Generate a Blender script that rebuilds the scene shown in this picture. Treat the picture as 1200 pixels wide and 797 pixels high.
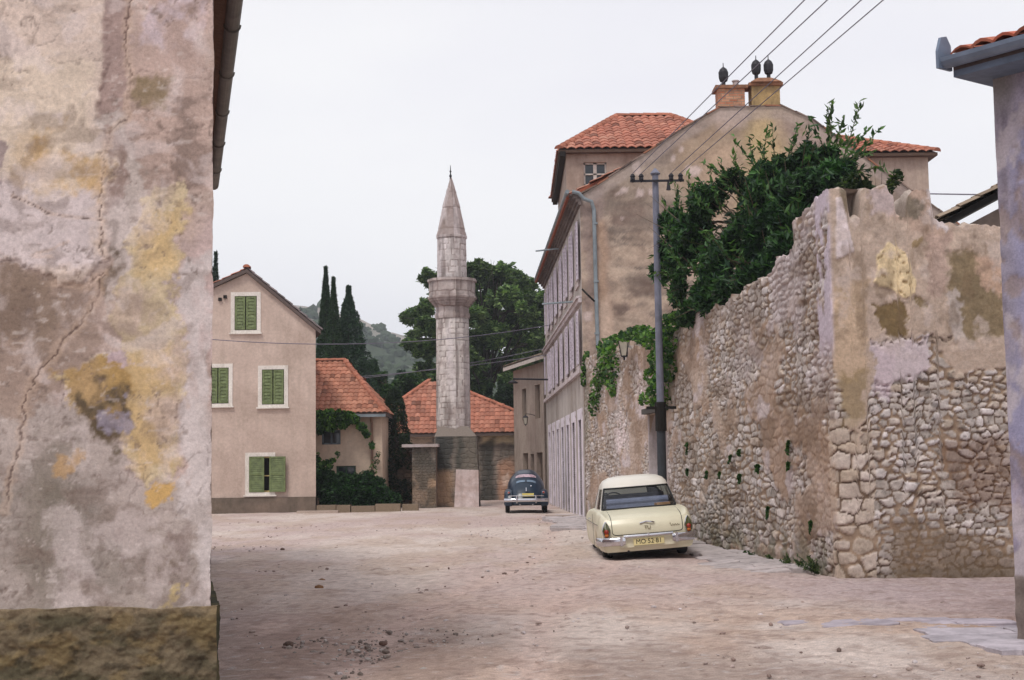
import bpy, math, random
import numpy as np
from mathutils import Vector, Matrix, geometry, Quaternion
R = math.radians
for o in list(bpy.data.objects): bpy.data.objects.remove(o)
random.seed(4)
rng = np.random.default_rng(7)
scn = bpy.context.scene
COL = scn.collection

# ------------------------------------------------------------------ camera
TILT, ROLL, F = R(5.106), R(0.8), 1667.0
EYE = Vector((0, 0, 1.6))
fwd = Vector((0, math.cos(TILT), math.sin(TILT)))
r0 = Vector((1, 0, 0)); u0 = Vector((0, -math.sin(TILT), math.cos(TILT)))
rt = r0*math.cos(ROLL) - u0*math.sin(ROLL)
up = u0*math.cos(ROLL) + r0*math.sin(ROLL)
cam = bpy.data.objects.new('camera', bpy.data.cameras.new('camera')); COL.objects.link(cam)
m = Matrix((rt, up, -fwd)).transposed().to_4x4(); m.translation = EYE
cam.matrix_world = m
cam.data.lens = 50.0; cam.data.sensor_width = 36.0; cam.data.clip_end = 6000; cam.data.clip_start = .1
scn.camera = cam

# ------------------------------------------------------------------ light
w = bpy.data.worlds.new('World'); scn.world = w; w.use_nodes = True
nt = w.node_tree; nt.nodes.clear()
N = nt.nodes.new
out = N('ShaderNodeOutputWorld'); bg = N('ShaderNodeBackground'); bg.inputs[1].default_value = 0.1
sky = N('ShaderNodeTexSky'); sky.sky_type = 'NISHITA'; sky.sun_disc = False
SUN_EL, SUN_AZ = R(58), R(205)      # azimuth from +Y, clockwise: behind the camera, a little to the left
sky.sun_elevation = SUN_EL; sky.sun_rotation = SUN_AZ
tc = N('ShaderNodeTexCoord'); mp = N('ShaderNodeMapping'); mp.inputs['Scale'].default_value = (1, 1, 3.0)
ns = N('ShaderNodeTexNoise'); ns.inputs['Scale'].default_value = 1.6; ns.inputs['Detail'].default_value = 4
rmp = N('ShaderNodeValToRGB')
rmp.color_ramp.elements[0].position = .3; rmp.color_ramp.elements[0].color = (8.0, 7.85, 8.7, 1)
rmp.color_ramp.elements[1].position = .7; rmp.color_ramp.elements[1].color = (9.5, 9.4, 9.5, 1)
mx = N('ShaderNodeMix'); mx.data_type = 'RGBA'; mx.inputs[0].default_value = .94
L = nt.links.new
L(tc.outputs['Generated'], mp.inputs['Vector']); L(mp.outputs[0], ns.inputs['Vector']); L(ns.outputs[0], rmp.inputs[0])
sx = N('ShaderNodeSeparateXYZ'); mr = N('ShaderNodeMapRange'); mr.inputs[1].default_value = .05; mr.inputs[2].default_value = .5; mr.inputs[3].default_value = 1.03; mr.inputs[4].default_value = .88
mm = N('ShaderNodeVectorMath'); mm.operation = 'SCALE'
L(tc.outputs['Generated'], sx.inputs[0]); L(sx.outputs[2], mr.inputs[0]); L(rmp.outputs[0], mm.inputs[0]); L(mr.outputs[0], mm.inputs['Scale'])
L(sky.outputs[0], mx.inputs[6]); L(mm.outputs[0], mx.inputs[7]); L(mx.outputs[2], bg.inputs[0]); L(bg.outputs[0], out.inputs[0])
sl = bpy.data.lights.new('sun', 'SUN'); sl.energy = 1.5; sl.angle = R(14); sl.color = (1, .95, .88)
so = bpy.data.objects.new('sun', sl); COL.objects.link(so)
sd = Vector((math.sin(SUN_AZ)*math.cos(SUN_EL), math.cos(SUN_AZ)*math.cos(SUN_EL), math.sin(SUN_EL)))
so.rotation_euler = (-sd).to_track_quat('-Z', 'Y').to_euler(); so.location = (0, -20, 40)
scn.view_settings.view_transform = 'Standard'; scn.view_settings.look = 'None'
scn.view_settings.exposure = 0.26; scn.view_settings.gamma = 1
scn.view_settings.use_curve_mapping = False
scn.render.engine = 'CYCLES'

# ------------------------------------------------------------------ helpers
def at(x, y, Y):
    """world point seen at photo pixel (1200 wide) at distance Y ahead"""
    d = fwd + rt*((x-600)/F) + up*((398.5-y)/F)
    return EYE + d*((Y-EYE.y)/d.y)
def X_(x, Y, y=547): return at(x, y, Y).x
def Z_(x, y, Y): return at(x, y, Y).z
def lin(c, k=1.0):
    return tuple((((v/255+.055)/1.055)**2.4 if v > 10 else v/255/12.92)*k for v in c)
def A3(c, k=1.0): return np.array(lin(c, k))

def h2(ix, iy, s):
    n = (ix.astype(np.int64)*374761393 + iy.astype(np.int64)*668265263 + int(s)*974634777) & 0x7fffffff
    n = ((n ^ (n >> 13))*1274126177) & 0x7fffffff
    n = (n ^ (n >> 16)) & 0xffff
    return n/65535.0
def vn(x, y, s=0):
    ix = np.floor(x); iy = np.floor(y); fx = x-ix; fy = y-iy
    fx = fx*fx*(3-2*fx); fy = fy*fy*(3-2*fy)
    a = h2(ix, iy, s); b = h2(ix+1, iy, s); c = h2(ix, iy+1, s); d = h2(ix+1, iy+1, s)
    return (a*(1-fx)+b*fx)*(1-fy)+(c*(1-fx)+d*fx)*fy
def fbm(x, y, s=0, o=4):
    t = 0; a = .5; n = 0
    for k in range(o):
        t = t+a*vn(x*2**k+k*17.3, y*2**k+k*9.1, s+k); n += a; a *= .55
    return t/n
def ss(a, b, x):
    t = np.clip((x-a)/(b-a), 0, 1); return t*t*(3-2*t)
def stones(u, v, cw, ch, s, jit=.42, p=3.0):
    r = np.floor(v/ch); best = np.full(u.shape, 9.); sec = best.copy(); idd = np.zeros(u.shape)
    for dr in (-1, 0, 1):
        rr = r+dr; off = (h2(rr, rr*0, s+5))
        c0 = np.floor(u/cw-off)
        for dc in (-1, 0, 1):
            cc = c0+dc
            cx = (cc+.5+off+(h2(cc, rr, s)-.5)*jit*2)*cw
            cy = (rr+.5+(h2(cc, rr, s+1)-.5)*jit*1.3)*ch
            sz = .85+.35*h2(cc, rr, s+3)
            d = ((np.abs(u-cx)/cw)**p+(np.abs(v-cy)/ch)**p)**(1/p)/sz
            hid = h2(cc, rr, s+2)
            nb = d < best
            sec = np.where(nb, best, np.minimum(sec, d)); idd = np.where(nb, hid, idd); best = np.where(nb, d, best)
    return best, sec-best, idd
def pdist(x, y, poly):
    """signed distance, negative inside"""
    P = np.array(poly, float); ins = np.zeros(x.shape, bool); dm = np.full(x.shape, 1e9)
    for i in range(len(P)):
        a = P[i]; b = P[(i+1) % len(P)]; e = b-a
        t = np.clip(((x-a[0])*e[0]+(y-a[1])*e[1])/(e@e), 0, 1)
        dm = np.minimum(dm, np.hypot(x-a[0]-t*e[0], y-a[1]-t*e[1]))
        if a[1] != b[1]:
            c = ((a[1] > y) != (b[1] > y)) & (x < e[0]*(y-a[1])/(b[1]-a[1])+a[0])
            ins ^= c
    return np.where(ins, -dm, dm)
def ldist(x, y, line):
    dm = np.full(x.shape, 1e9)
    for a, b in zip(line[:-1], line[1:]):
        a = np.array(a, float); b = np.array(b, float); e = b-a
        t = np.clip(((x-a[0])*e[0]+(y-a[1])*e[1])/(e@e), 0, 1)
        dm = np.minimum(dm, np.hypot(x-a[0]-t*e[0], y-a[1]-t*e[1]))
    return dm
def lay(col, mask, c):
    return col*(1-mask[..., None])+np.asarray(c)*mask[..., None]

# ------------------------------------------------------------------ materials
class NT:
    def __init__(s, name):
        s.m = bpy.data.materials.new(name); s.m.use_nodes = True; s.t = s.m.node_tree
        s.b = s.t.nodes['Principled BSDF']; s.tc = None
    def n(s, k, **a):
        q = s.t.nodes.new('ShaderNode'+k)
        for x, v in a.items(): setattr(q, x, v)
        return q
    def l(s, a, b): s.t.links.new(a, b)
    def co(s, scale=(1, 1, 1)):
        if s.tc is None: s.tc = s.n('TexCoord')
        mp = s.n('Mapping'); mp.inputs['Scale'].default_value = scale
        s.l(s.tc.outputs['Object'], mp.inputs['Vector']); return mp.outputs[0]
    def noise(s, scale, detail=5, st=(1, 1, 1), rough=.6, dist=0):
        q = s.n('TexNoise'); q.inputs['Scale'].default_value = scale; q.inputs['Detail'].default_value = detail
        q.inputs['Roughness'].default_value = rough; q.inputs['Distortion'].default_value = dist
        s.l(s.co(st), q.inputs['Vector']); return q.outputs[0]
    def ramp(s, fac, a, b, ca=(0, 0, 0, 1), cb=(1, 1, 1, 1)):
        q = s.n('ValToRGB'); e = q.color_ramp.elements
        e[0].position = a; e[0].color = ca; e[1].position = b; e[1].color = cb
        s.l(fac, q.inputs[0]); return q.outputs[0]
    def mix(s, fac, a, b, mode='MIX'):
        q = s.n('Mix'); q.data_type = 'RGBA'; q.blend_type = mode
        for i, v in ((0, fac), (6, a), (7, b)):
            if hasattr(v, 'links') or isinstance(v, bpy.types.NodeSocket): s.l(v, q.inputs[i])
            elif i == 0: q.inputs[0].default_value = v
            else: q.inputs[i].default_value = (*v[:3], 1)
        return q.outputs[2]
    def bump(s, h, strength, dist):
        q = s.n('Bump'); q.inputs['Strength'].default_value = strength; q.inputs['Distance'].default_value = dist
        s.l(h, q.inputs['Height'])
        if s.b.inputs['Normal'].links: s.l(s.b.inputs['Normal'].links[0].from_socket, q.inputs['Normal'])
        s.l(q.outputs[0], s.b.inputs['Normal'])
    def attr(s, name='Col'):
        q = s.n('Attribute'); q.attribute_name = name; return q.outputs['Color']
    def done(s, col, rough=.85, metal=0, spec=.3):
        if isinstance(col, bpy.types.NodeSocket): s.l(col, s.b.inputs['Base Color'])
        else: s.b.inputs['Base Color'].default_value = (*col[:3], 1)
        s.b.inputs['Roughness'].default_value = rough; s.b.inputs['Metallic'].default_value = metal
        s.b.inputs['Specular IOR Level'].default_value = spec
        return s.m
def g1(v): return (v, v, v, 1)
def m_attr(name, scale=30, amt=.25, bump=.01, bscale=None, rough=.9):
    s = NT(name); f = s.noise(scale, 8, rough=.7)
    c = s.mix(1.0, s.attr(), s.ramp(f, .25, .75, g1(1-amt), g1(1+amt)), 'MULTIPLY')
    s.bump(s.noise(bscale or scale, 8, rough=.7), .8, bump)
    return s.done(c, rough)
def m_plaster(name, c1, c2, c3, sc=.5, streak=.5, bump=.01, fine=12, k=1.0, rough=.92):
    s = NT(name)
    c = s.mix(s.ramp(s.noise(sc, 6, rough=.65, dist=.6), .38, .62), lin(c1, k), lin(c2, k))
    c = s.mix(s.ramp(s.noise(sc*2.7, 7, st=(1, 1, .45), rough=.7), .5, .68, g1(0), g1(streak)), c, lin(c3, k))
    st = s.ramp(s.noise(1.0, 5, st=(3.5, 3.5, .18)), .5, .75, g1(0), g1(streak*.7))
    c = s.mix(st, c, lin(c3, k))
    c = s.mix(1.0, c, s.ramp(s.noise(fine, 7, rough=.75), .25, .75, g1(.8), g1(1.18)), 'MULTIPLY')
    s.bump(s.noise(fine, 8, rough=.7), .7, bump)
    return s.done(c, rough, spec=.2)
def m_plain(name, c, rough=.6, metal=0, var=.15, sc=8, k=1.0, spec=.4, bump=0):
    s = NT(name)
    col = s.mix(1.0, lin(c, k), s.ramp(s.noise(sc, 6), .3, .7, g1(1-var), g1(1+var)), 'MULTIPLY')
    if bump: s.bump(s.noise(sc*3, 6), .6, bump)
    return s.done(col, rough, metal, spec)
def m_glass(name, tint=(.75, .8, .82), fac=.25):
    s = NT(name); o = s.t.nodes['Material Output']
    t = s.n('BsdfTransparent'); t.inputs[0].default_value = (*tint, 1)
    g = s.n('BsdfGlossy'); g.inputs['Roughness'].default_value = .03; g.inputs[0].default_value = (.9, .9, .9, 1)
    lw = s.n('LayerWeight'); lw.inputs[0].default_value = fac
    mx = s.n('MixShader'); s.l(lw.outputs['Fresnel'], mx.inputs[0]); s.l(t.outputs[0], mx.inputs[1]); s.l(g.outputs[0], mx.inputs[2])
    s.l(mx.outputs[0], o.inputs[0]); return s.m
def m_leaf(name, k=1.0, rough=.55):
    s = NT(name); c = s.attr()
    s.done(c, rough, spec=.35)
    s.b.inputs['Subsurface Weight'].default_value = 0
    o = s.t.nodes['Material Output']; tr = s.n('BsdfTranslucent'); s.l(s.mix(1.0, c, (1.1, 1.5, .5), 'MULTIPLY'), tr.inputs[0])
    mx = s.n('MixShader'); mx.inputs[0].default_value = .25
    s.l(s.b.outputs[0], mx.inputs[1]); s.l(tr.outputs[0], mx.inputs[2]); s.l(mx.outputs[0], o.inputs[0])
    return s.m

# ------------------------------------------------------------------ mesh building
def wloc(o):
    v = Vector(o.location); p = o.parent
    while p: v = p.matrix_basis @ v; p = p.parent
    return v
class MB:
    def __init__(s): s.v = []; s.f = []; s.c = []; s.n = 0
    def add(s, V, Fc, c=None):
        V = np.asarray(V, float).reshape(-1, 3); s.v.append(V)
        s.f += [tuple(int(i)+s.n for i in f) for f in Fc]; s.n += len(V)
        cc = np.ones((len(V), 3))*.5 if c is None else np.broadcast_to(np.asarray(c, float), (len(V), 3))
        s.c.append(cc); return s
    def box(s, c, sz, rz=0, c_=None, M=None):
        x, y, z = (q/2 for q in sz)
        V = [Vector((i*x, j*y, k*z)) for k in (-1, 1) for j in (-1, 1) for i in (-1, 1)]
        Q = M if M is not None else Matrix.Rotation(rz, 3, 'Z')
        V = [Q @ v+Vector(c) for v in V]
        return s.add([tuple(v) for v in V], [(0, 2, 3, 1), (4, 5, 7, 6), (0, 1, 5, 4), (2, 6, 7, 3), (0, 4, 6, 2), (1, 3, 7, 5)], c_)
    def beam(s, a, b, wd, ht, c_=None):
        a = Vector(a); b = Vector(b); d = b-a; t = d.normalized()
        u = Vector((0, 0, 1)) if abs(t.z) < .95 else Vector((0, 1, 0))
        x = t.cross(u).normalized(); z = x.cross(t)
        return s.box((a+b)/2, (wd, d.length, ht), M=Matrix((x, t, z)).transposed(), c_=c_)
    def tube(s, pts, r, n=8, c_=None, cap=True):
        pts = [Vector(p) for p in pts]; m_ = len(pts); rr = r if hasattr(r, '__len__') else [r]*m_
        V = []; x = None
        for i, p in enumerate(pts):
            t = (pts[min(i+1, m_-1)]-pts[max(i-1, 0)]).normalized()
            if x is None: x = t.orthogonal().normalized()
            x = (x-t*x.dot(t)).normalized(); y = t.cross(x)
            for k in range(n):
                a = 2*math.pi*k/n; V.append(tuple(p+(x*math.cos(a)+y*math.sin(a))*rr[i]))
        Fc = [(i*n+k, i*n+(k+1) % n, (i+1)*n+(k+1) % n, (i+1)*n+k) for i in range(m_-1) for k in range(n)]
        if cap: Fc += [tuple(range(n-1, -1, -1)), tuple(range((m_-1)*n, m_*n))]
        return s.add(V, Fc, c_)
    def lathe(s, prof, c, n=24, axis=(0, 0, 1), c_=None, ph=0):
        q = Vector((0, 0, 1)).rotation_difference(Vector(axis)); V = []
        for r, z in prof:
            for k in range(n):
                a = 2*math.pi*k/n+ph; V.append(tuple(q @ Vector((r*math.cos(a), r*math.sin(a), z))+Vector(c)))
        m_ = len(prof)
        Fc = [(i*n+k, i*n+(k+1) % n, (i+1)*n+(k+1) % n, (i+1)*n+k) for i in range(m_-1) for k in range(n)]
        Fc += [tuple(range(n-1, -1, -1)), tuple(range((m_-1)*n, m_*n))]
        return s.add(V, Fc, c_)
    def grid(s, G, c_=None, flip=False):
        a, b = G.shape[:2]; i = np.arange(a*b).reshape(a, b)
        q = np.stack([i[:-1, :-1], i[:-1, 1:], i[1:, 1:], i[1:, :-1]], -1).reshape(-1, 4)
        if flip: q = q[:, ::-1]
        return s.add(G.reshape(-1, 3), q.tolist(), None if c_ is None else np.broadcast_to(c_, G.shape).reshape(-1, 3))
    def slab(s, outer, holes, o, u, n, th, v=(0, 0, 1), c_=None):
        """flat polygon (with holes) in the plane o + a*u + b*v, thickness th behind the face whose outward normal is n"""
        o, u, n, v = Vector(o), Vector(u), Vector(n), Vector(v)
        loops = [outer]+list(holes); P = [p for l in loops for p in l]
        tri = geometry.tessellate_polygon([[Vector((a, b, 0)) for a, b in l] for l in loops])
        k = len(P); Fr = [o+u*a+v*b for a, b in P]; V = [tuple(p) for p in Fr]+[tuple(p-n*th) for p in Fr]
        Fc = []
        for t in tri:
            nn = (Fr[t[1]]-Fr[t[0]]).cross(Fr[t[2]]-Fr[t[0]])
            t = t if nn.dot(n) > 0 else t[::-1]
            Fc += [tuple(t), tuple(i+k for i in t[::-1])]
        b = 0
        for l in loops:
            m_ = len(l)
            for i in range(m_): j = (i+1) % m_; Fc.append((b+i, b+j, b+j+k, b+i+k))
            b += m_
        return s.add(V, Fc, c_)
    def build(s, name, mat, parent=None, smooth=False, **tg):
        V = np.concatenate(s.v); C_ = np.concatenate(s.c)
        base = Vector((0, 0, 0))
        if parent is None:
            base = Vector(((V[:, 0].min()+V[:, 0].max())/2, (V[:, 1].min()+V[:, 1].max())/2, V[:, 2].min()))
            V = V-np.array(base)
        me = bpy.data.meshes.new(name); me.from_pydata(V.tolist(), [], s.f); me.update()
        ca = me.color_attributes.new('Col', 'FLOAT_COLOR', 'POINT')
        ca.data.foreach_set('color', np.concatenate([C_, np.ones((len(C_), 1))], 1).ravel().astype(np.float32))
        if smooth: me.polygons.foreach_set('use_smooth', [True]*len(me.polygons))
        me.materials.append(mat)
        o = bpy.data.objects.new(name, me); COL.objects.link(o)
        if parent is not None:
            o.parent = parent; o.location = -wloc(parent) if s.world else (0, 0, 0)
        else: o.location = base
        for k, v in tg.items(): o[{'cat': 'category'}.get(k, k)] = v
        return o
    world = True
class LB(MB): world = False
def smooth_by(o, ang=40):
    me = o.data; me.polygons.foreach_set('use_smooth', [True]*len(me.polygons))
    import bmesh
    bm = bmesh.new(); bm.from_mesh(me); 
    for e in bm.edges:
        if len(e.link_faces) == 2 and e.calc_face_angle(0) > R(ang): e.smooth = False
    bm.to_mesh(me); bm.free(); return o
def thing(name, loc, label, cat, group=None, rz=0):
    o = bpy.data.objects.new(name, None); COL.objects.link(o); o.location = loc; o.rotation_euler.z = rz
    o.empty_display_size = .2; o['label'] = label; o['category'] = cat
    if group: o['group'] = group
    return o
def copy_tree(o, parent=None):
    c = o.copy(); COL.objects.link(c); c.parent = parent
    for ch in list(o.children): copy_tree(ch, c)
    return c
def fixn(o):
    import bmesh
    bm = bmesh.new(); bm.from_mesh(o.data); bmesh.ops.recalc_face_normals(bm, faces=bm.faces); bm.to_mesh(o.data); bm.free(); return o
def leaves(mb, C, size, cols, flat=.3, drop=.0, width=.42, out=None):
    n = len(C)
    a = rng.normal(size=(n, 3)); a[:, 2] = a[:, 2]*flat-drop
    if out is not None: a += out*.8
    a /= np.linalg.norm(a, axis=1)[:, None]
    b = np.cross(a, rng.normal(size=(n, 3))*np.array([.5, .5, 1])); b /= np.linalg.norm(b, axis=1)[:, None]+1e-9
    nn = np.cross(a, b); s = (size*rng.uniform(.6, 1.3, n))[:, None]
    V = np.stack([C-a*s*.5, C+b*s*width*.5+nn*s*.08, C+a*s*.5, C-b*s*width*.5+nn*s*.08], 1).reshape(-1, 3)
    i = np.arange(n)*4; Fc = np.stack([i, i+1, i+2, i+3], 1).tolist()
    mb.add(V, Fc, np.repeat(cols, 4, 0))
def leafcols(n, dark, light, k=1.0, p=1.6):
    t = rng.random(n)[:, None]**p
    return A3(dark, k)*(1-t)+A3(light, k)*t
def clump_leaves(mb, clumps, per, size, dark, light, k=1.0, shell=.55, gap=.34, **kw):
    """clumps: (x,y,z,rx,ry,rz); leaves sit in sprays through the outer part of each clump"""
    for c in clumps:
        c = np.array(c, float); ctr, rad = c[:3], c[3:]
        n = int(per*(rad[0]*rad[2])**1.0/.6)
        d = rng.normal(size=(n, 3)); d /= np.linalg.norm(d, axis=1)[:, None]
        r = shell+(1-shell)*rng.random(n)**.7
        wob = .72+.5*vn(d[:, 0]*2.3+ctr[0]*3+9, d[:, 2]*2.3+d[:, 1]*1.7+ctr[2]*3+9, 3)
        P = ctr+d*(r*wob)[:, None]*rad
        # thin out in patches so gaps show
        g = vn(P[:, 0]*1.9+50, P[:, 2]*1.9+P[:, 1]*1.3+50, 11); keep = g > gap
        P = P[keep]; d = d[keep]
        tone = rng.normal(0, .18)
        cols = leafcols(len(P), dark, light, k*(1+tone))
        leaves(mb, P, size, cols, out=d, **kw)
def limbs(mb, base, targets, r0, trunk_to=None, col=(85, 70, 60), seed=1):
    """tapered trunk with limbs bending out to the targets"""
    rr = random.Random(seed); base = Vector(base); tt = Vector(trunk_to)
    pts = [base.lerp(tt, t)+Vector((rr.uniform(-1, 1), rr.uniform(-1, 1), 0))*r0*.5*(t > 0) for t in (0, .15, .4, .7, 1)]
    mb.tube(pts, [r0*1.35, r0, r0*.85, r0*.65, r0*.35], 9, lin(col))
    for q in targets:
        q = Vector(q[:3]); t = rr.uniform(.35, .95); s = base.lerp(tt, t)
        md = s.lerp(q, .5)+Vector((0, 0, (q-s).length*.12))
        r1 = r0*.4*(1-.4*t); e = q
        mb.tube([s, s.lerp(md, .5), md, md.lerp(e, .6), e], [r1, r1*.85, r1*.6, r1*.4, r1*.12], 6, lin(col))
        for _ in range(3):
            e2 = q+Vector((rr.uniform(-1, 1), rr.uniform(-1, 1), rr.uniform(-.4, .8)))*.35*(q-s).length*.6
            mb.tube([md, md.lerp(e2, .5)+Vector((0, 0, .1)), e2], [r1*.4, r1*.25, r1*.06], 5, lin(col))

M = {}
M['leaf'] = m_leaf('foliage'); M['bark'] = m_attr('bark', 14, .3, .03)
M['tile'] = m_attr('clay_tiles', 14, .28, .006)
M['tilebase'] = m_plain('roof_underlay', (120, 75, 60), .9)
def tiled(mb, poly, u, up_, tw=.24, th=.34, base=(168, 104, 80), pale=(196, 148, 124), dark=(120, 62, 48), amp=.045, jit=.5, k=.95, n=5, pdark=.12):
    """clay tiles laid in courses over the planar polygon; u along the eave, up_ up the slope"""
    P = np.array([tuple(p) for p in poly], float); o = P[0]
    u = np.array(Vector(u).normalized()); v = np.array(Vector(up_).normalized()); v = v-u*(u@v); v /= np.linalg.norm(v)
    nn = np.cross(u, v); nn = nn*np.sign(nn[2]+1e-9)
    q = [((p-o)@u, (p-o)@v) for p in P]
    a0, a1 = min(x for x, _ in q), max(x for x, _ in q); b0, b1 = min(y for _, y in q), max(y for _, y in q)
    I, J = np.meshgrid(np.arange(int((a1-a0)/tw)+1), np.arange(int((b1-b0)/th)+1))
    I = I.ravel(); J = J.ravel(); cu = a0+(I+.5)*tw; cv = b0+(J+.5)*th
    keep = pdist(cu, cv, q) < .02; cu, cv = cu[keep], cv[keep]; m_ = len(cu)
    cu = cu+rng.normal(0, .008*jit, m_); cv = cv+rng.normal(0, .012*jit, m_)
    tl = rng.normal(0, .02*jit, m_); lift = rng.normal(0, .006*jit, m_)
    s = np.linspace(-.53, .53, n); prof = np.cos(s*math.pi)*amp
    V = []
    for e, zz in ((-.56, .035), (.56, .005)):
        for a, h in zip(s, prof):
            V.append(o+np.outer(cu+a*tw+tl*e, u)+np.outer(cv+e*th, v)+np.outer(h+zz+lift, nn))
    for a, h in zip(s, prof): V.append(o+np.outer(cu+a*tw-tl*.56, u)+np.outer(cv-.56*th, v)+np.outer(h+.01+lift*0, nn))
    V = np.stack(V, 1)
    b = (np.arange(m_)*3*n)[:, None]
    Fl = []
    for k_ in range(n-1):
        Fl.append(b+np.array([k_, k_+1, n+k_+1, n+k_])); Fl.append(b+np.array([2*n+k_, 2*n+k_+1, k_+1, k_]))
    t = rng.random(m_)[:, None]; d = (rng.random(m_) < pdark)[:, None]
    pat = np.clip(fbm(cu*.6+9, cv*.6+4, 31, 3)[:, None]*1.6-.35, 0, 1)
    cl = A3(base, k)*(1-t*.5*pat-.0)+A3(pale, k)*t*.5*pat
    cl = cl*(.8+.4*rng.random(m_)[:, None]); cl = cl*.9+cl.mean(1, keepdims=True)*.1; cl = np.where(d, cl*.55, cl)
    mb.add(V.reshape(-1, 3), np.concatenate(Fl).tolist(), np.repeat(cl, 3*n, 0))
def ridge_tiles(mb, a, b, r=.13, ln=.4, base=(172, 110, 88), k=.95):
    a, b = Vector(a), Vector(b); d = b-a; nn = max(1, int(d.length/ln)); t = d.normalized(); x = t.cross(Vector((0, 0, 1))).normalized(); z = x.cross(t)
    for i in range(nn):
        p, q = a+d*(i/nn), a+d*((i+1.1)/nn); V = []
        for pt, rr in ((p, r*1.1), (q, r*.92)):
            for j in range(7):
                an = math.pi*j/6; V.append(tuple(pt+x*math.cos(an)*rr+z*(math.sin(an)*rr*.8-.02)))
        mb.add(V, [(j, j+1, 8+j, 7+j) for j in range(6)]+[tuple(range(7)), tuple(range(13, 6, -1))], A3(base, k*random.uniform(.75, 1.15)))

# windows
M['shutter'] = m_plain('green_shutter_paint', (118, 132, 86), .6, var=.35, sc=6, k=.74)
M['shutter_grey'] = m_plain('faded_grey_shutter', (206, 196, 208), .7, var=.25, sc=5, k=.85)
M['surround'] = m_plaster('white_stucco_surround', (236, 230, 222), (222, 214, 206), (180, 170, 158), .8, .5, .004, 20, .95)
M['glass'] = m_plain('window_glass', (38, 44, 52), .08, var=.3, sc=1.2, spec=.6)
M['frame_white'] = m_plain('white_window_wood', (215, 208, 200), .6, var=.2, k=.85)
M['dark'] = m_plain('dark_interior', (26, 22, 20), .9)
def leaf_shutter(mb, o, u, n, wd, ht, slats=14):
    """louvred shutter leaf: o lower corner, u along its width, n its face normal"""
    o, u, n = Vector(o), Vector(u), Vector(n); f = .07; z = Vector((0, 0, 1)); t = .035
    def bar(a, b, c, d): mb.slab([(a, b), (c, b), (c, d), (a, d)], [], o+n*t, u, n, t)
    bar(0, 0, f, ht); bar(wd-f, 0, wd, ht); bar(f, 0, wd-f, f); bar(f, ht-f, wd-f, ht); bar(f, ht*.5-f/2, wd-f, ht*.5+f/2)
    for k in range(slats):
        h = f+(ht-2*f)*(k+.5)/slats
        a = o+u*f+z*h; b = o+u*(wd-f)+z*h; s = (ht-2*f)/slats*.62
        V = [a+n*.004+z*s, b+n*.004+z*s, b+n*.03-z*s*.6, a+n*.03-z*s*.6]
        mb.add([tuple(p) for p in V]+[tuple(p-z*.012) for p in V], [(0, 3, 2, 1), (4, 5, 6, 7), (3, 7, 6, 2), (0, 1, 5, 4)])
def proj(x, y, z):
    X = np.asarray(x)-EYE.x; Y = np.asarray(y)-EYE.y; Z = np.asarray(z)-EYE.z
    f = X*fwd.x+Y*fwd.y+Z*fwd.z; a = X*rt.x+Y*rt.y+Z*rt.z; b = X*up.x+Y*up.y+Z*up.z
    return 600+F*a/f, 398.5-F*b/f
M['wallattr'] = m_attr('weathered_plaster', 40, .24, .005, 70)
M['rubble'] = m_attr('rubble_masonry', 24, .26, .008, 50)

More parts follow.
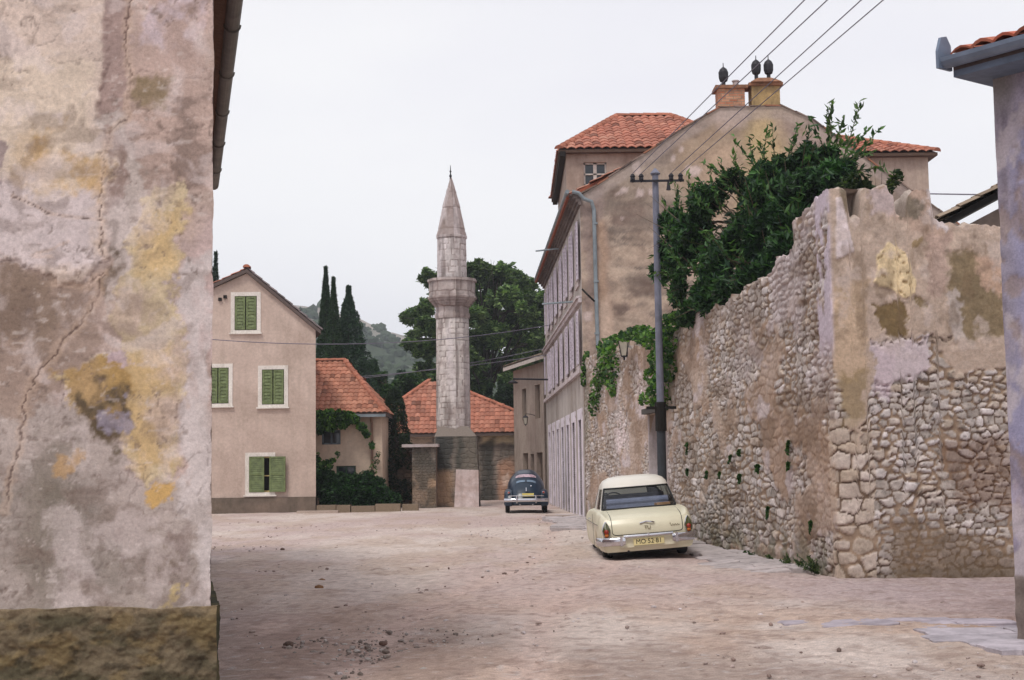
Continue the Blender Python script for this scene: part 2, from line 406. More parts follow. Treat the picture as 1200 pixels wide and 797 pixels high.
# ================================================================== ground
def build_ground():
    ys = [-3., 0, 3, 6, 8.0]
    while ys[-1] < 75: ys.append(ys[-1]+max(.03, ys[-1]*.0032))
    ys += [85, 100, 140, 220, 400, 800, 1150]; ys = np.array([-250., -60]+ys)
    xs = np.concatenate([[-900, -300, -100, -40, -20], np.arange(-13, 9.01, .045), [12, 20, 40, 100, 300, 900]])
    X, Y = np.meshgrid(xs, ys, indexing='ij')
    near = np.exp(-np.clip(Y-12, 0, 100)/22)
    h = (fbm(X*.35, Y*.35, 2, 3)-.5)*.10+(fbm(X*1.6, Y*1.6, 3, 4)-.5)*.05
    h += (fbm(X*9, Y*9, 4, 3)-.5)*.022*near
    peb = np.clip(vn(X*17, Y*17, 8)-.70, 0, 1)*.06*near*(.3+ss(.4, .6, vn(X*.9, Y*.9, 12))); h += peb
    far = ss(70, 90, Y)+ss(60, 90, -Y)+ss(20, 60, np.abs(X)); h *= (1-np.clip(far, 0, 1))
    rut = np.exp(-((X-(-1.2+.10*(Y-12)+.25*np.sin(Y*.3)))/.22)**2)+np.exp(-((X-(.25+.10*(Y-12)+.25*np.sin(Y*.3)))/.22)**2)
    h -= rut*.025*ss(75, 60, Y)
    # colour: pinkish trodden dirt, ochre patches, greyer gravel by the near left corner
    a = fbm(X*.28, Y*.16, 21, 5); b = fbm(X*1.1, Y*.5, 22, 5); c = fbm(X*5, Y*5, 23, 4); d = vn(X*14, Y*14, 24)
    col = np.ones(X.shape+(3,))*A3((192, 172, 166), .92)
    col = lay(col, ss(.42, .62, a), A3((208, 193, 184), .92))
    col = lay(col, ss(.5, .66, b)*.55, A3((184, 162, 146), .9))
    och = ss(.45, .6, fbm(X*.5+7, Y*.35, 25, 4))*ss(19, 14, Y)*ss(-4, -1.5, X)
    col = lay(col, och*.5, A3((186, 152, 128), .9))
    gl = ss(19, 13, Y+(X+2)*.9)*ss(.35, .5, b+.1*(c-.5)); col = lay(col, gl*.6, A3((150, 132, 124), .9))
    col = lay(col, rut*.65, A3((204, 180, 170), .92))
    rg = ss(22, 18, Y)*ss(2.5, 5, X)*ss(13.5, 15.5, Y); col = lay(col, rg*.6, A3((168, 152, 156), .9))
    spk = h2(np.arange(X.shape[0])[:, None]+0*X, np.arange(X.shape[1])[None]+0*X, 5); col = col*(1+(spk-.5)*.34*np.clip(near*1.6, .3, 1))[..., None]
    col = lay(col, ss(.54, .7, c)*.42*near, A3((136, 112, 102), .9))
    col = lay(col, ss(.8, .95, d)*.5*near, A3((206, 198, 196), .9))
    col = lay(col, ss(.8, .9, vn(X*11, Y*7, 26))*.45, A3((120, 98, 88), .9))
    fa = ss(75, 110, Y); col = lay(col, fa, A3((96, 104, 70), .8))
    mb = MB(); mb.grid(np.stack([X, Y, h], -1), col)
    o = mb.build('ground', m_attr('trodden_dirt', 70, .45, .012, 70, .95), smooth=True, kind='structure')
    o.data.flip_normals() if o.data.polygons[0].normal.z < 0 else None
build_ground()
def pebbles(n, xr, yr, s0, s1, name, cols, ypow=2.0, mask=None, **tg):
    import bmesh
    bm = bmesh.new(); bmesh.ops.create_icosphere(bm, subdivisions=1, radius=1); bm.verts.index_update()
    BV = np.array([v.co[:] for v in bm.verts]); BF = [[v.index for v in f.verts] for f in bm.faces]; bm.free()
    mb = MB()
    for i in range(n):
        y = yr[0]+(yr[1]-yr[0])*rng.random()**ypow; x = rng.uniform(*xr)
        if mask and not mask(x, y): continue
        s = s0+(s1-s0)*rng.random()**4; sc = s*rng.uniform(.6, 1.3, 3)*np.array([1, 1, .6])
        a = rng.uniform(0, 6.28); Rm = np.array([[math.cos(a), -math.sin(a), 0], [math.sin(a), math.cos(a), 0], [0, 0, 1]])
        V = (BV*(1+rng.normal(0, .13, (len(BV), 1)))*sc)@Rm.T+np.array([x, y, sc[2]*.25])
        c = cols[rng.integers(len(cols))]
        mb.add(V, BF, A3(c, rng.uniform(.6, 1.0)))
    return mb.build(name, M['rubble'], **tg)
pebbles(5200, (-9, 7), (9.2, 45), .006, .035, 'gravel', [(205, 192, 188), (176, 158, 150), (150, 130, 122), (190, 172, 165), (214, 204, 204)],
        1.7, lambda x, y: x > -2.2-.25*(y-9.5) and x < 4.5-.0962*(y-19.6), kind='stuff', label='loose gravel and small stones scattered over the dirt square')
pebbles(1500, (-2.1, -.2), (9.6, 14.5), .01, .035, 'gravel', [(196, 188, 182), (160, 150, 142), (134, 122, 114)],
        1.2, lambda x, y: x > -2.0-.25*(y-9.5) and random.random() > (x+2)/2, kind='stuff', label='coarser grey gravel heaped beside the near left plinth')
def rock(px, py, s, col, label):
    s *= .8; col = tuple(min(255, v*1.2+14) for v in col)
    d = F*1.6/(py-547); p = at(px, py, d)
    import bmesh
    bm = bmesh.new(); bmesh.ops.create_icosphere(bm, subdivisions=3, radius=1); bm.verts.index_update()
    V = np.array([v.co[:] for v in bm.verts]); Fc = [[v.index for v in f.verts] for f in bm.faces]; bm.free()
    V = V*(1+.5*(fbm(V[:, 0]*1.7+px, V[:, 1]*1.7+V[:, 2], 5, 3)-.5))[:, None]*np.array([s, s*.8, s*.6])+np.array([p.x, d, s*.25])
    mb = MB(); mb.add(V, Fc, A3(col, .8)); mb.build('stone', M['rubble'], cat='stone', label=label, group='loose stones on the square')
rock(374, 684, .075, (120, 88, 60), 'brown clod lying on the open dirt, lower one of the close pair')
rock(377, 676, .065, (125, 92, 66), 'brown clod lying on the open dirt, upper one of the close pair')
rock(331, 639, .06, (84, 66, 58), 'small dark stone on the dirt in front of the house with green shutters')
rock(449, 749, .05, (90, 70, 62), 'small dark stone lying alone in the middle foreground of the dirt')
rock(338, 749, .06, (78, 62, 54), 'dark stone near the grey gravel right of the near plinth')
rock(394, 639, .055, (100, 80, 70), 'little reddish stone in front of the hedge')

# flat limestone slabs along the wall foot and in front of the right-hand house
def wallx(y): return 4.45-.0962*(y-19.6)
def paving(name, x0f, x1f, y0, y1, zf, rw, seed, label, tint=(204, 194, 194), keepf=None, th=.09):
    r = np.random.default_rng(seed); mb = MB(); y = y0
    while y < y1:
        d = r.uniform(*rw); xa, xb = x0f(y), x1f(y); x = xa+r.uniform(-.15, .1)
        while x < xb:
            wv = r.uniform(.5, 1.25); xe = min(x+wv, xb)
            cx, cy = (x+xe)/2, y+d/2
            if xe-x > .15 and (keepf is None or keepf(cx, cy, r)):
                g = .012; n = 4
                pts = []
                for (ax, ay), (bx, by) in zip([(x, y), (xe, y), (xe, y+d), (x, y+d)], [(xe, y), (xe, y+d), (x, y+d), (x, y)]):
                    for k in range(n):
                        t = k/n; pts.append((ax+(bx-ax)*t+r.normal(0, .018), ay+(by-ay)*t+r.normal(0, .018)))
                pts = [(cx+(a-cx)*(1-g*2), cy+(b-cy)*(1-g*2)) for a, b in pts]
                z = r.normal(0, .008); sx, sy = r.normal(0, .014, 2)
                top = [(a, b, zf(a, b)+z+(a-cx)*sx+(b-cy)*sy) for a, b in pts]
                inn = [(cx+(a-cx)*.93, cy+(b-cy)*.93, c+.008) for a, b, c in top]
                bot = [(a, b, -.03) for a, b, c in top]; m_ = len(pts)
                Fc = [tuple(range(m_))]+[(m_+i, m_+(i+1) % m_, (i+1) % m_, i) for i in range(m_)]+[(2*m_+i, 2*m_+(i+1) % m_, m_+(i+1) % m_, m_+i) for i in range(m_)]
                mb.add(inn+top+bot, Fc, A3(tint, r.uniform(.66, .84)))
            x = xe
        y += d
    return mb.build(name, m_attr('worn_limestone', 3.5, .5, .012, 30, .85), kind='structure', label=label)
paving('pavement', lambda y: wallx(y)-1.15-.25*math.sin(y*.7), lambda y: wallx(y)-.02, 20.6, 43, lambda x, y: .025+.07*ss(1.3, .2, np.array(wallx(y)-x)), (.4, .8), 3,
       'worn grey limestone slabs along the foot of the rubble wall', keepf=lambda x, y, r: r.random() > .06)
paving('pavement', lambda y: 1.05+.2*math.sin(y), lambda y: 2.2, 36, 46, lambda x, y: .05, (.6, .9), 5, 'grey limestone slabs at the near end of the tall house')
paving('pavement', lambda y: 3.95-.06*(y-11)+.18*math.sin(y*2.3), lambda y: 5.9, 11.15, 13.3, lambda x, y: .022, (.3, .5), 8,
       'worn bluish limestone slabs in front of the right corner house', tint=(200, 192, 200), keepf=lambda x, y, r: r.random() > .06)
paving('pavement', lambda y: 3.0+(y-13.6)*-.3, lambda y: 4.9, 13.7, 14.6, lambda x, y: .012, (.25, .4), 11,
       'half buried limestone slabs left of the right corner house', tint=(200, 190, 200), keepf=lambda x, y, r: r.random() > .15)

# ================================================================== near left house
C0 = at(247, 700, 9.5); C0 = Vector((C0.x, 9.5, 0))
hs = thing('house', (C0.x-3, 9.5, 0), 'near house corner with peeling cream, yellow and lilac plaster over a rough plinth', 'house')
def left_front():
    xs = np.concatenate([np.arange(-8.5, -3.9, .12), np.arange(-3.9, C0.x, .0115), [C0.x]])
    zs = np.concatenate([np.arange(.60, 5.3, .0125), np.arange(5.35, 6.61, .08)])
    X, Zb = np.meshgrid(xs, zs, indexing='ij')
    top = 6.6+(C0.x-X)*.42; t = ss(5.2, 6.6, Zb); Z = Zb*(1-t)+t*(Zb+(top-6.6)); Z = np.where(Zb > 6.55, top, Z)
    pu, pv = proj(X, 9.5+0*X, Z)
    n1 = fbm(X*2.2, Z*2.2, 1, 5)-.5; n2 = fbm(X*8, Z*8, 2, 5)-.5; n3 = fbm(X*30, Z*30, 3, 4)-.5; n4 = fbm(X*1.1, Z*1.1, 41, 4)
    wu = pu+n1*60+n2*34+n3*16; wv = pv+(fbm(X*2.2+31, Z*2.2, 5, 5)-.5)*60+(fbm(X*8+31, Z*8, 6, 5)-.5)*34+(fbm(X*30+7, Z*30, 39, 4)-.5)*16
    k = .98
    col = np.ones(X.shape+(3,))*A3((186, 166, 156), k)
    col = lay(col, ss(.4, .65, fbm(X*1.8, Z*1.1, 7, 5)), A3((200, 178, 174), k))
    col = lay(col, ss(.5, .7, fbm(X*3.2, Z*2.2, 8, 6))*.6, A3((160, 140, 132), k))
    H = n2*.004+n3*.0035
    def P(poly, c, soft=3, mul=1.0, lift=0.0, wx=1.0, tex=None):
        nonlocal col, H
        soft *= .6; lift *= 1.9
        d = pdist(pu+(wu-pu)*wx, pv+(wv-pv)*wx, poly); mk = ss(soft, -soft, d)*mul
        if tex is not None: mk = mk*tex
        col = lay(col, mk, A3(c, k)); H = H+lift*ss(2, -2, d)
    # old lilac coat low down, darker damp above the plinth
    P([(-60, 480), (120, 470), (160, 560), (250, 560), (250, 720), (-60, 720)], (176, 164, 158), 24, .85)
    P([(20, 560), (70, 540), (160, 620), (230, 660), (240, 708), (-60, 720), (-60, 600)], (144, 134, 126), 30, .75, tex=.4+.8*ss(.35, .6, fbm(X*2.5, Z*3, 9, 5)))
    P([(30, 520), (75, 500), (85, 600), (60, 700), (20, 690)], (108, 100, 86), 26, .55)
    # brown undercoat left, below the cream sheet
    P([(-60, 300), (30, 300), (110, 350), (125, 400), (60, 470), (20, 500), (-60, 460)], (158, 138, 126), 8, .85)
    P([(-10, 305), (40, 330), (80, 375), (50, 420), (-10, 400)], (118, 100, 84), 22, .6)
    # the big upper cream sheet
    P([(-80, -60), (124, -60), (128, 60), (122, 120), (126, 160), (120, 230), (122, 300), (100, 338), (62, 334), (20, 306), (-80, 296)], (214, 196, 184), 2.5, .95, .007, .6)
    cr = ss(.5, .7, fbm(X*2.4, Z*1.6, 12, 5))
    P([(-80, 60), (110, 80), (118, 200), (60, 230), (-80, 150)], (222, 206, 186), 25, .6)
    P([(-80, 190), (60, 220), (110, 235), (110, 330), (60, 320), (-80, 280)], (206, 194, 196), 22, .8)
    P([(20, 165), (70, 165), (75, 215), (25, 222)], (196, 160, 104), 18, .75, tex=.4+.8*cr); P([(84, 185), (112, 190), (112, 235), (86, 228)], (204, 166, 104), 14, .7)
    P([(-20, 165), (8, 165), (8, 215), (-20, 215)], (150, 132, 134), 4, .8)
    # vertical recessed strip
    P([(124, -60), (152, -60), (150, 60), (150, 140), (128, 156), (120, 120)], (164, 142, 136), 3, .9, -.004, .35)
    P([(124, 150), (156, 140), (158, 220), (152, 320), (140, 380), (122, 300)], (192, 180, 174), 6, .85)
    P([(124, 165), (138, 165), (136, 235), (122, 245)], (148, 124, 116), 8, .8)
    P([(120, 270), (136, 275), (140, 305), (128, 312)], (96, 82, 66), 7, .85); P([(122, 318), (140, 322), (136, 360), (124, 350)], (104, 86, 68), 9, .8)
    # right hand field: brownish with dark grazes
    P([(158, -60), (250, -60), (250, 230), (160, 230)], (186, 162, 152), 12, .7)
    gz = ss(.52, .66, fbm(X*5, Z*9, 14, 6)); P([(155, 90), (246, 60), (246, 240), (160, 235)], (112, 96, 88), 20, .6, tex=gz)
    P([(168, 95), (205, 98), (205, 125), (170, 122)], (132, 116, 84), 12, .75)
    P([(160, -20), (245, -20), (240, 40), (170, 50)], (206, 190, 196), 14, .8, tex=ss(.35, .6, fbm(X*7, Z*7, 15, 5)))
    # the ochre field
    yt = .35+.7*ss(.36, .56, fbm(X*3.5, Z*3, 16, 7))
    P([(158, 225), (205, 205), (212, 330), (214, 420), (216, 500), (208, 560), (165, 565), (128, 500), (72, 482), (66, 448), (95, 428), (140, 425), (150, 330)], (208, 190, 156), 5, .85, .003, 1.0, tex=yt)
    P([(160, 260), (205, 250), (205, 320), (165, 318)], (204, 172, 118), 26, .6, tex=yt); P([(110, 440), (190, 400), (208, 540), (168, 555), (130, 500)], (192, 158, 104), 24, .6, tex=yt)
    P([(68, 440), (130, 425), (150, 470), (110, 500), (72, 478)], (168, 136, 84), 9, .8)
    P([(76, 470), (140, 462), (152, 500), (125, 530), (92, 505)], (98, 84, 66), 12, .85, tex=.4+.8*ss(.42, .6, fbm(X*9, Z*9, 17, 5)))
    P([(112, 480), (148, 482), (148, 505), (118, 505)], (150, 142, 156), 6, .8)
    P([(118, 425), (150, 420), (146, 440), (122, 442)], (190, 170, 180), 5, .8)
    P([(60, 535), (90, 538), (95, 555), (66, 552)], (186, 150, 104), 6, .7); P([(168, 570), (212, 560), (214, 600), (190, 612)], (206, 166, 96), 5, .85)
    P([(214, 300), (250, 300), (250, 700), (224, 700), (216, 500)], (206, 196, 194), 8, .8, tex=.5+.6*ss(.3, .55, fbm(X*8, Z*3, 18, 5)))
    P([(190, 630), (215, 620), (212, 660), (192, 665)], (128, 110, 106), 12, .6)
    P([(192, 690), (208, 685), (206, 700), (194, 702)], (206, 184, 130), 4, .8); P([(176, 640), (200, 636), (205, 655), (180, 660)], (118, 104, 84), 9, .6)
    # pitting and small chips
    chip = ss(.66, .74, fbm(X*22+n2*3, Z*22+n1*5, 19, 4))*ss(.40, .6, fbm(X*2, Z*2, 20, 3)); col = lay(col, chip*.6, A3((120, 104, 96), k)); H -= chip*.004
    wsp = ss(.66, .76, fbm(X*15+n1*6, Z*24, 27, 4)); col = lay(col, wsp*.35, A3((222, 210, 205), k))
    hair = np.minimum(np.abs(fbm(X*1.7+3, Z*1.7, 29, 4)-.5), np.abs(fbm(X*2.6+13, Z*2.1, 30, 4)-.47)); mk = ss(.007, .002, hair)*ss(.45, .55, n4); col = lay(col, mk*.4, A3((112, 96, 90), k)); H -= mk*.002
    col = col*(.80+.40*fbm(X*6+n1, Z*6, 34, 6))[..., None]*(.90+.20*fbm(X*28, Z*28, 35, 3))[..., None]
    sm_ = ss(.54, .70, fbm(X*4+n1*4, Z*5.5, 36, 7)); col = lay(col, sm_*.45, A3((120, 102, 92), k)); lt = ss(.55, .7, fbm(X*3.4+40, Z*4+n1*3, 37, 7)); col = lay(col, lt*.4, A3((224, 210, 208), k))
    # cracks
    du = pu+n2*14+n3*9; dv = pv+n1*8
    for ln, wd in (([(152, -40), (150, 50), (152, 100), (151, 140), (141, 145), (128, 156), (123, 190), (119, 240), (121, 300)], 1.5),
                   ([(123, 322), (112, 350), (96, 378), (70, 404), (44, 440), (26, 480), (22, 520), (14, 560), (4, 600)], 1.8),
                   ([(14, 230), (60, 250), (120, 258)], .7), ([(60, 330), (100, 338), (122, 318)], 1.3), ([(60, 300), (40, 300), (80, 282)], .6)):
        d = ldist(du, dv, ln); mk = ss(wd*1.0, wd*.2, d)*(.35+.65*ss(.35, .5, fbm(X*3, Z*3, 38, 3))); col = lay(col, mk*.8, A3((96, 76, 68), k)); H -= mk*.006
        col = lay(col, ss(wd*5, wd, d)*(1-mk)*.3, A3((214, 186, 164), k))
    mb = MB(); xe = np.where(X >= C0.x-.001, X+(fbm(Z*5, Z*0+2, 33, 4)-.5)*.03, X)
    mb.grid(np.stack([xe, 9.5-H, Z], -1), col)
    # the side wall running away behind the corner
    dirv = np.array([-.233, 1])/math.hypot(.233, 1); s = np.linspace(0, 16.6, 60); zz = np.linspace(.6, 6.6, 30)
    S, Z2 = np.meshgrid(s, zz, indexing='ij'); G = np.stack([C0.x+dirv[0]*S, 9.5+dirv[1]*S, Z2], -1)
    c2 = np.ones(S.shape+(3,))*A3((190, 172, 172), .95); c2 = lay(c2, ss(.45, .6, fbm(S, Z2, 3, 4)), A3((170, 144, 130), .95))
    mb.grid(G, c2)
    e = C0+Vector((dirv[0]*16.6, dirv[1]*16.6, 0)); mb.add([(e.x, e.y, 0), (-9, e.y, 0), (-9, e.y, 9.3), (e.x, e.y, 6.6)], [(0, 1, 2, 3)], A3((180, 160, 150), .9))
    mb.add([(-8.5, 9.5, 0), (-9, e.y, 0), (-9, e.y, 9.3), (-8.5, 9.5, 9.3)], [(0, 1, 2, 3)], A3((180, 160, 150), .9))
    o = mb.build('wall', M['wallattr'], hs, True)
    # plinth
    zs = np.concatenate([np.arange(-.1, .70, .011), [.706, .71, .71]]); xs = np.concatenate([np.arange(-8.5, -3.9, .1), np.arange(-3.9, C0.x+.045, .011), [C0.x+.045]])
    X, Z = np.meshgrid(xs, zs, indexing='ij'); zt = (fbm(X*3, X*0, 44, 4)-.5)*.05
    D = .03+(fbm(X*3, Z*5, 45, 5)-.5)*.05+(fbm(X*13, Z*20, 46, 5)-.5)*.05+(fbm(X*40, Z*50, 47, 3)-.5)*.02
    D = np.maximum(D, .012); D[:, -1] = -.05; Z = Z+zt*ss(.4, .7, Z); k = .8
    col = np.ones(X.shape+(3,))*A3((128, 114, 92), k); col = lay(col, ss(.4, .6, fbm(X*3, Z*6, 48, 5)), A3((96, 88, 68), k))
    col = lay(col, ss(.5, .65, fbm(X*5, Z*8, 49, 5))*.7, A3((140, 120, 84), k)); col = lay(col, ss(.55, .7, fbm(X*12, Z*18, 50, 5))*.6, A3((62, 54, 42), k))
    col = lay(col, ss(.5, .62, fbm(X*2+9, Z*3, 51, 4))*ss(-3.2, -3.8, X)*.6, A3((84, 92, 74), k)); col = lay(col, ss(.64, .71, Z)*.5, A3((166, 146, 118), k))
    mb = MB(); mb.grid(np.stack([X+(D[:, :]*0), 9.5-D, Z], -1), col)
    s = np.concatenate([np.arange(0, 1.2, .02), np.linspace(1.25, 16.6, 60)]); S, Z2 = np.meshgrid(s, zs, indexing='ij')
    D2 = .02+(fbm(S*3, Z2*5, 52, 5)-.5)*.04+(fbm(S*13, Z2*16, 53, 5)-.5)*.03; D2[:, -1] = -.06; Z2 = Z2+zt[-1, 0]*ss(.4, .7, Z2)
    nx, ny = dirv[1], -dirv[0]
    c2 = np.ones(S.shape+(3,))*A3((92, 84, 56), k); c2 = lay(c2, ss(.4, .6, fbm(S*4, Z2*7, 55, 4)), A3((62, 62, 42), k))
    G = np.stack([C0.x+.03+dirv[0]*S+nx*D2, 9.5+dirv[1]*S+ny*D2, Z2], -1); G[0, :, 0] = X[-1]; G[0, :, 1] = (9.5-D)[-1]
    mb.grid(G, c2); mb.build('plinth', m_attr('rough_render', 30, .35, .02, 50, .95), hs, True)
    return dirv
dv_ = left_front()
d3 = Vector((dv_[0], dv_[1], 0)); n3_ = Vector((dv_[1], -dv_[0], 0)); e0 = C0+n3_*.33+Vector((0, 0, 6.6))-d3*.25
gm = m_plain('aged_zinc_gutter', (96, 92, 84), .55, .3, .4, 3, spec=.5, bump=.004)
gp = []; G = []
for s in np.linspace(0, 15.7, 40):
    p = e0+d3*s; G.append([tuple(p+n3_*math.cos(a)*.085+Vector((0, 0, math.sin(a)*.085))) for a in np.linspace(math.pi, 2*math.pi, 9)])
mb = MB(); mb.grid(np.array(G)); G2 = np.array(G)+np.array([0, 0, .004]); mb.grid(G2, flip=True)
for s in np.arange(.6, 15.7, 1.95):
    p = e0+d3*s; mb.tube([p+n3_*math.cos(a)*.092+Vector((0, 0, math.sin(a)*.092)) for a in np.linspace(math.pi, 2*math.pi, 9)], .012, 5)
mb.build('gutter', gm, hs)
mb = MB(); ev = C0+n3_*.30+Vector((0, 0, 6.68))-d3*.2; upv = (-n3_*1+Vector((0, 0, .42))).normalized()
q = [ev, ev+d3*15.8, ev+d3*15.8+upv*8, ev+upv*8]
mb.add([tuple(p) for p in q]+[tuple(p-Vector((0, 0, .1))) for p in q], [(0, 1, 2, 3), (7, 6, 5, 4), (0, 4, 5, 1), (0, 3, 7, 4), (1, 5, 6, 2)], A3((110, 84, 66)))
rf = mb.build('roof', M['bark'], hs)
mb = MB(); tiled(mb, [p+Vector((0, 0, .02)) for p in q[:2]]+[q[1]+upv*1.5, q[0]+upv*1.5], d3, upv, .22, .36, (150, 110, 84), (170, 150, 126)); mb.build('eave_tiles', M['tile'], rf)

# ================================================================== the long rubble wall
def rubble_wall():
    Pth = [(2.19, 43.1), (4.45, 19.6), (7.1, 19.95), (9.5, 20.3)]
    seg = [math.dist(a, b) for a, b in zip(Pth[:-1], Pth[1:])]; L1 = seg[0]; Lt = sum(seg)
    us = [0.]
    while us[-1] < L1:
        y = 43.1-us[-1]*.995; us.append(us[-1]+max(.024, .000062*y*y))
    us[-1] = L1
    us += list(np.arange(L1+.02, L1+3.0, .0185))+list(np.arange(L1+3.05, Lt, .08)); us = np.array(us)
    cum = np.cumsum([0]+seg)
    px_ = np.interp(us, cum, [p[0] for p in Pth]); py_ = np.interp(us, cum, [p[1] for p in Pth])
    tx = np.gradient(px_, us); ty = np.gradient(py_, us)
    sm = lambda a: np.convolve(np.pad(a, 4, 'edge'), np.ones(9)/9, 'valid')
    tx, ty = sm(tx), sm(ty); nl = np.hypot(tx, ty); nx, ny = ty/nl, -tx/nl
    # top profile
    yy = py_
    zt = np.interp(us, [0, 2, 8, 11.5, 12.0, 12.6, 14.0, 16.2, 18, 19.2, 20.7, 21.2], [4.75, 4.85, 4.5, 4.3, 4.25, 4.45, 4.5, 4.5, 4.52, 4.6, 4.66, 4.8])
    zt = zt+(vn(us*3.1, us*0, 61)-.5)*.16+(vn(us*9, us*0, 62)-.5)*.09
    f = us-L1          # metres from the corner, negative along the street side
    fr = [(-2.05, 4.72), (-1.72, 4.86), (-1.62, 5.22), (-.9, 5.30), (-.42, 5.36), (-.1, 5.42), (.05, 5.42), (.24, 5.40), (.27, 4.98), (.43, 4.97), (.45, 5.38), (.55, 5.42), (.83, 5.44), (.86, 5.34), (.93, 5.32), (.95, 5.06),
          (1.12, 5.02), (1.135, 5.34), (1.2, 5.42), (1.46, 5.38), (1.475, 5.2), (1.50, 4.98), (1.56, 4.95), (1.8, 4.93), (1.86, 4.86), (2.1, 4.92), (2.6, 4.88), (4.5, 4.9)]
    z2 = np.interp(f, [a for a, b in fr], [b for a, b in fr])+(vn(us*9, us*0, 63)-.5)*.06+(vn(us*26, us*0, 60)-.5)*.05
    zt = np.where(f > -2.0, z2, zt)
    g0, g1_ = 10.3, 12.2      # gateway
    zb = np.where((us > g0) & (us < g1_), 2.75+.0*us, -.15)
    nv = 250; v = np.linspace(0, 1, nv)
    U = np.repeat(us[:, None], nv, 1); Zf = zb[:, None]+(zt-zb)[:, None]*v[None]
    fF = U-L1; cr_ = np.abs(fF)
    # stones: large quoins by the corner, small rubble elsewhere
    uu = U+(fbm(U*1.5, Zf*1.5, 64, 3)-.5)*.16; zz = Zf+(fbm(U*1.2+9, Zf*1.2, 65, 3)-.5)*.16
    so_ = np.where(fF < 0, .62, 1.0); uu = uu*so_+np.where(fF < 0, L1*.38, 0)
    a1, e1, i1 = stones(uu, zz, .25, .135, 70, .5, 3.2); a2, e2, i2 = stones(uu, zz, .17, .095, 71, .5, 2.8); a3, e3, i3 = stones(uu+.1, zz, .31, .185, 72, .45, 3.2)
    pick = fbm(U*.8, Zf*.8, 73, 3) > .52
    e = np.where(pick, e1, e2); ii = np.where(pick, i1, i2)
    q_ = (fF > -.25) & (fF < .46+.1*vn(U*0+1, Zf*4, 75)) & (Zf < 2.2); e = np.where(q_, e3*1.2, e); ii = np.where(q_, i3, ii)
    e = e*(1+.5*(fbm(U*11, Zf*11, 66, 4)-.5)); fill = ss(.48, .60, fbm(U*1.9, Zf*1.9, 79, 5)); e = e-fill*.12
    body = ss(.04, .17, e); mort = ss(.14, .07, e)
    H = body*(.012+.024*ii)+fill*.012+(fbm(U*12, Zf*12, 67, 5)-.5)*.030*body+(fbm(U*5, Zf*5, 68, 4)-.5)*.03
    k = 1.02
    c0 = np.stack([np.interp(ii, [0, .25, .5, .75, 1], [A3(c, k)[j] for c in ((156, 146, 138), (202, 192, 184), (180, 170, 164), (218, 210, 208), (186, 170, 154))]) for j in range(3)], -1)
    c0 = c0*(.62+.76*fbm(U*11, Zf*11, 69, 6))[..., None]; c0 = c0*(1-.5*ss(.62, .72, fbm(U*16, Zf*16, 77, 4)))[..., None]
    mc = A3((116, 96, 80), k)*(1-fill[..., None])+A3((158, 136, 116), k)*fill[..., None]; mc = mc*(.75+.5*fbm(U*13, Zf*13, 78, 4))[..., None]; col = c0*(1-mort[..., None])+mc*mort[..., None]
    street = ss(.0, -.05, fF)
    US = U*np.where(fF < 0, .45, 1.0); big = fbm(U*.3, Zf*.5, 80, 4); med = fbm(US*1.3, Zf*1.1, 81, 6); fin = fbm(U*6, Zf*6, 82, 5)
    # remains of render on the street side
    pl = ss(.50, .56, med*.65+big*.35+.10*(fin-.5)+.03*(Zf-3.0)/2.0+.04*ss(15, 6, U)); pl *= street
    pc = np.ones(U.shape+(3,))*A3((182, 160, 144), k); pc = lay(pc, ss(.42, .6, fbm(US*2.5, Zf*1.6, 83, 5)), A3((166, 140, 120), k)); pc = lay(pc, ss(.55, .68, fbm(US*3, Zf*2.4, 84, 5))*.8, A3((204, 192, 194), k))
    pc = pc*(.7+.6*fbm(US*7, Zf*6, 89, 6))[..., None]; col = lay(col, pl*.82, pc); H = H*(1-pl*.6)+pl*.034
    st = ss(.5, .7, fbm(U*2.2, Zf*.5, 85, 5))*ss(2.8, 4.2, Zf)*street; col = lay(col, st*.45, A3((112, 94, 80), k))
    lil = ss(.5, .62, fbm(US*1.9+5, Zf*1.1, 86, 6))*ss(2.0, 3.6, Zf)*ss(-7, -3, fF)*street; col = lay(col, lil*.55, A3((204, 192, 194), k))
    col = lay(col, ss(.52, .66, fbm(US*2, Zf*2, 87, 6))*street*.5, A3((126, 104, 84), k))
    moss = ss(.9, .1, Zf)*ss(.4, .6, fbm(U*3, Zf*3, 88, 4))*street; col = lay(col, moss*.7, A3((104, 102, 82), k))
    wt = np.exp(-(((U-6.3)/.9)**2+((Zf-2.3)/.55)**2))*ss(.4, .52, fin)+np.exp(-(((U-9.2)/.4)**2+((Zf-3.4)/.5)**2))*ss(.4, .55, fin); col = lay(col, np.clip(wt*1.3, 0, 1), A3((222, 206, 204), k))
    # the first bay by the house is greener and darker
    col = lay(col, ss(1.2, .5, U)*ss(2.0, 2.4, Zf)*.5, A3((112, 108, 88), k))
    # front (camera side): upper part keeps its plaster; boundary wanders around z 3
    fs = 1-street
    X3 = np.repeat(px_[:, None], nv, 1); Y3 = np.repeat(py_[:, None], nv, 1)
    pu, pv = proj(X3, Y3, Zf); wu = pu+(fbm(U*4, Zf*4, 90, 5)-.5)*20+(fbm(U*14, Zf*14, 91, 5)-.5)*14; wv = pv+(fbm(U*4+7, Zf*4, 92, 5)-.5)*20+(fbm(U*14+3, Zf*14, 93, 5)-.5)*14
    def P(poly, c, soft=2.5, mul=1., lift=None, plaster=True):
        nonlocal col, H
        soft *= .5
        d = pdist(wu, wv, poly); mk = ss(soft, -soft, d)*mul*fs
        col = lay(col, mk, A3(c, k)*(.85+.3*fin[..., None])); 
        if lift is not None: H = H*(1-mk)+lift*mk
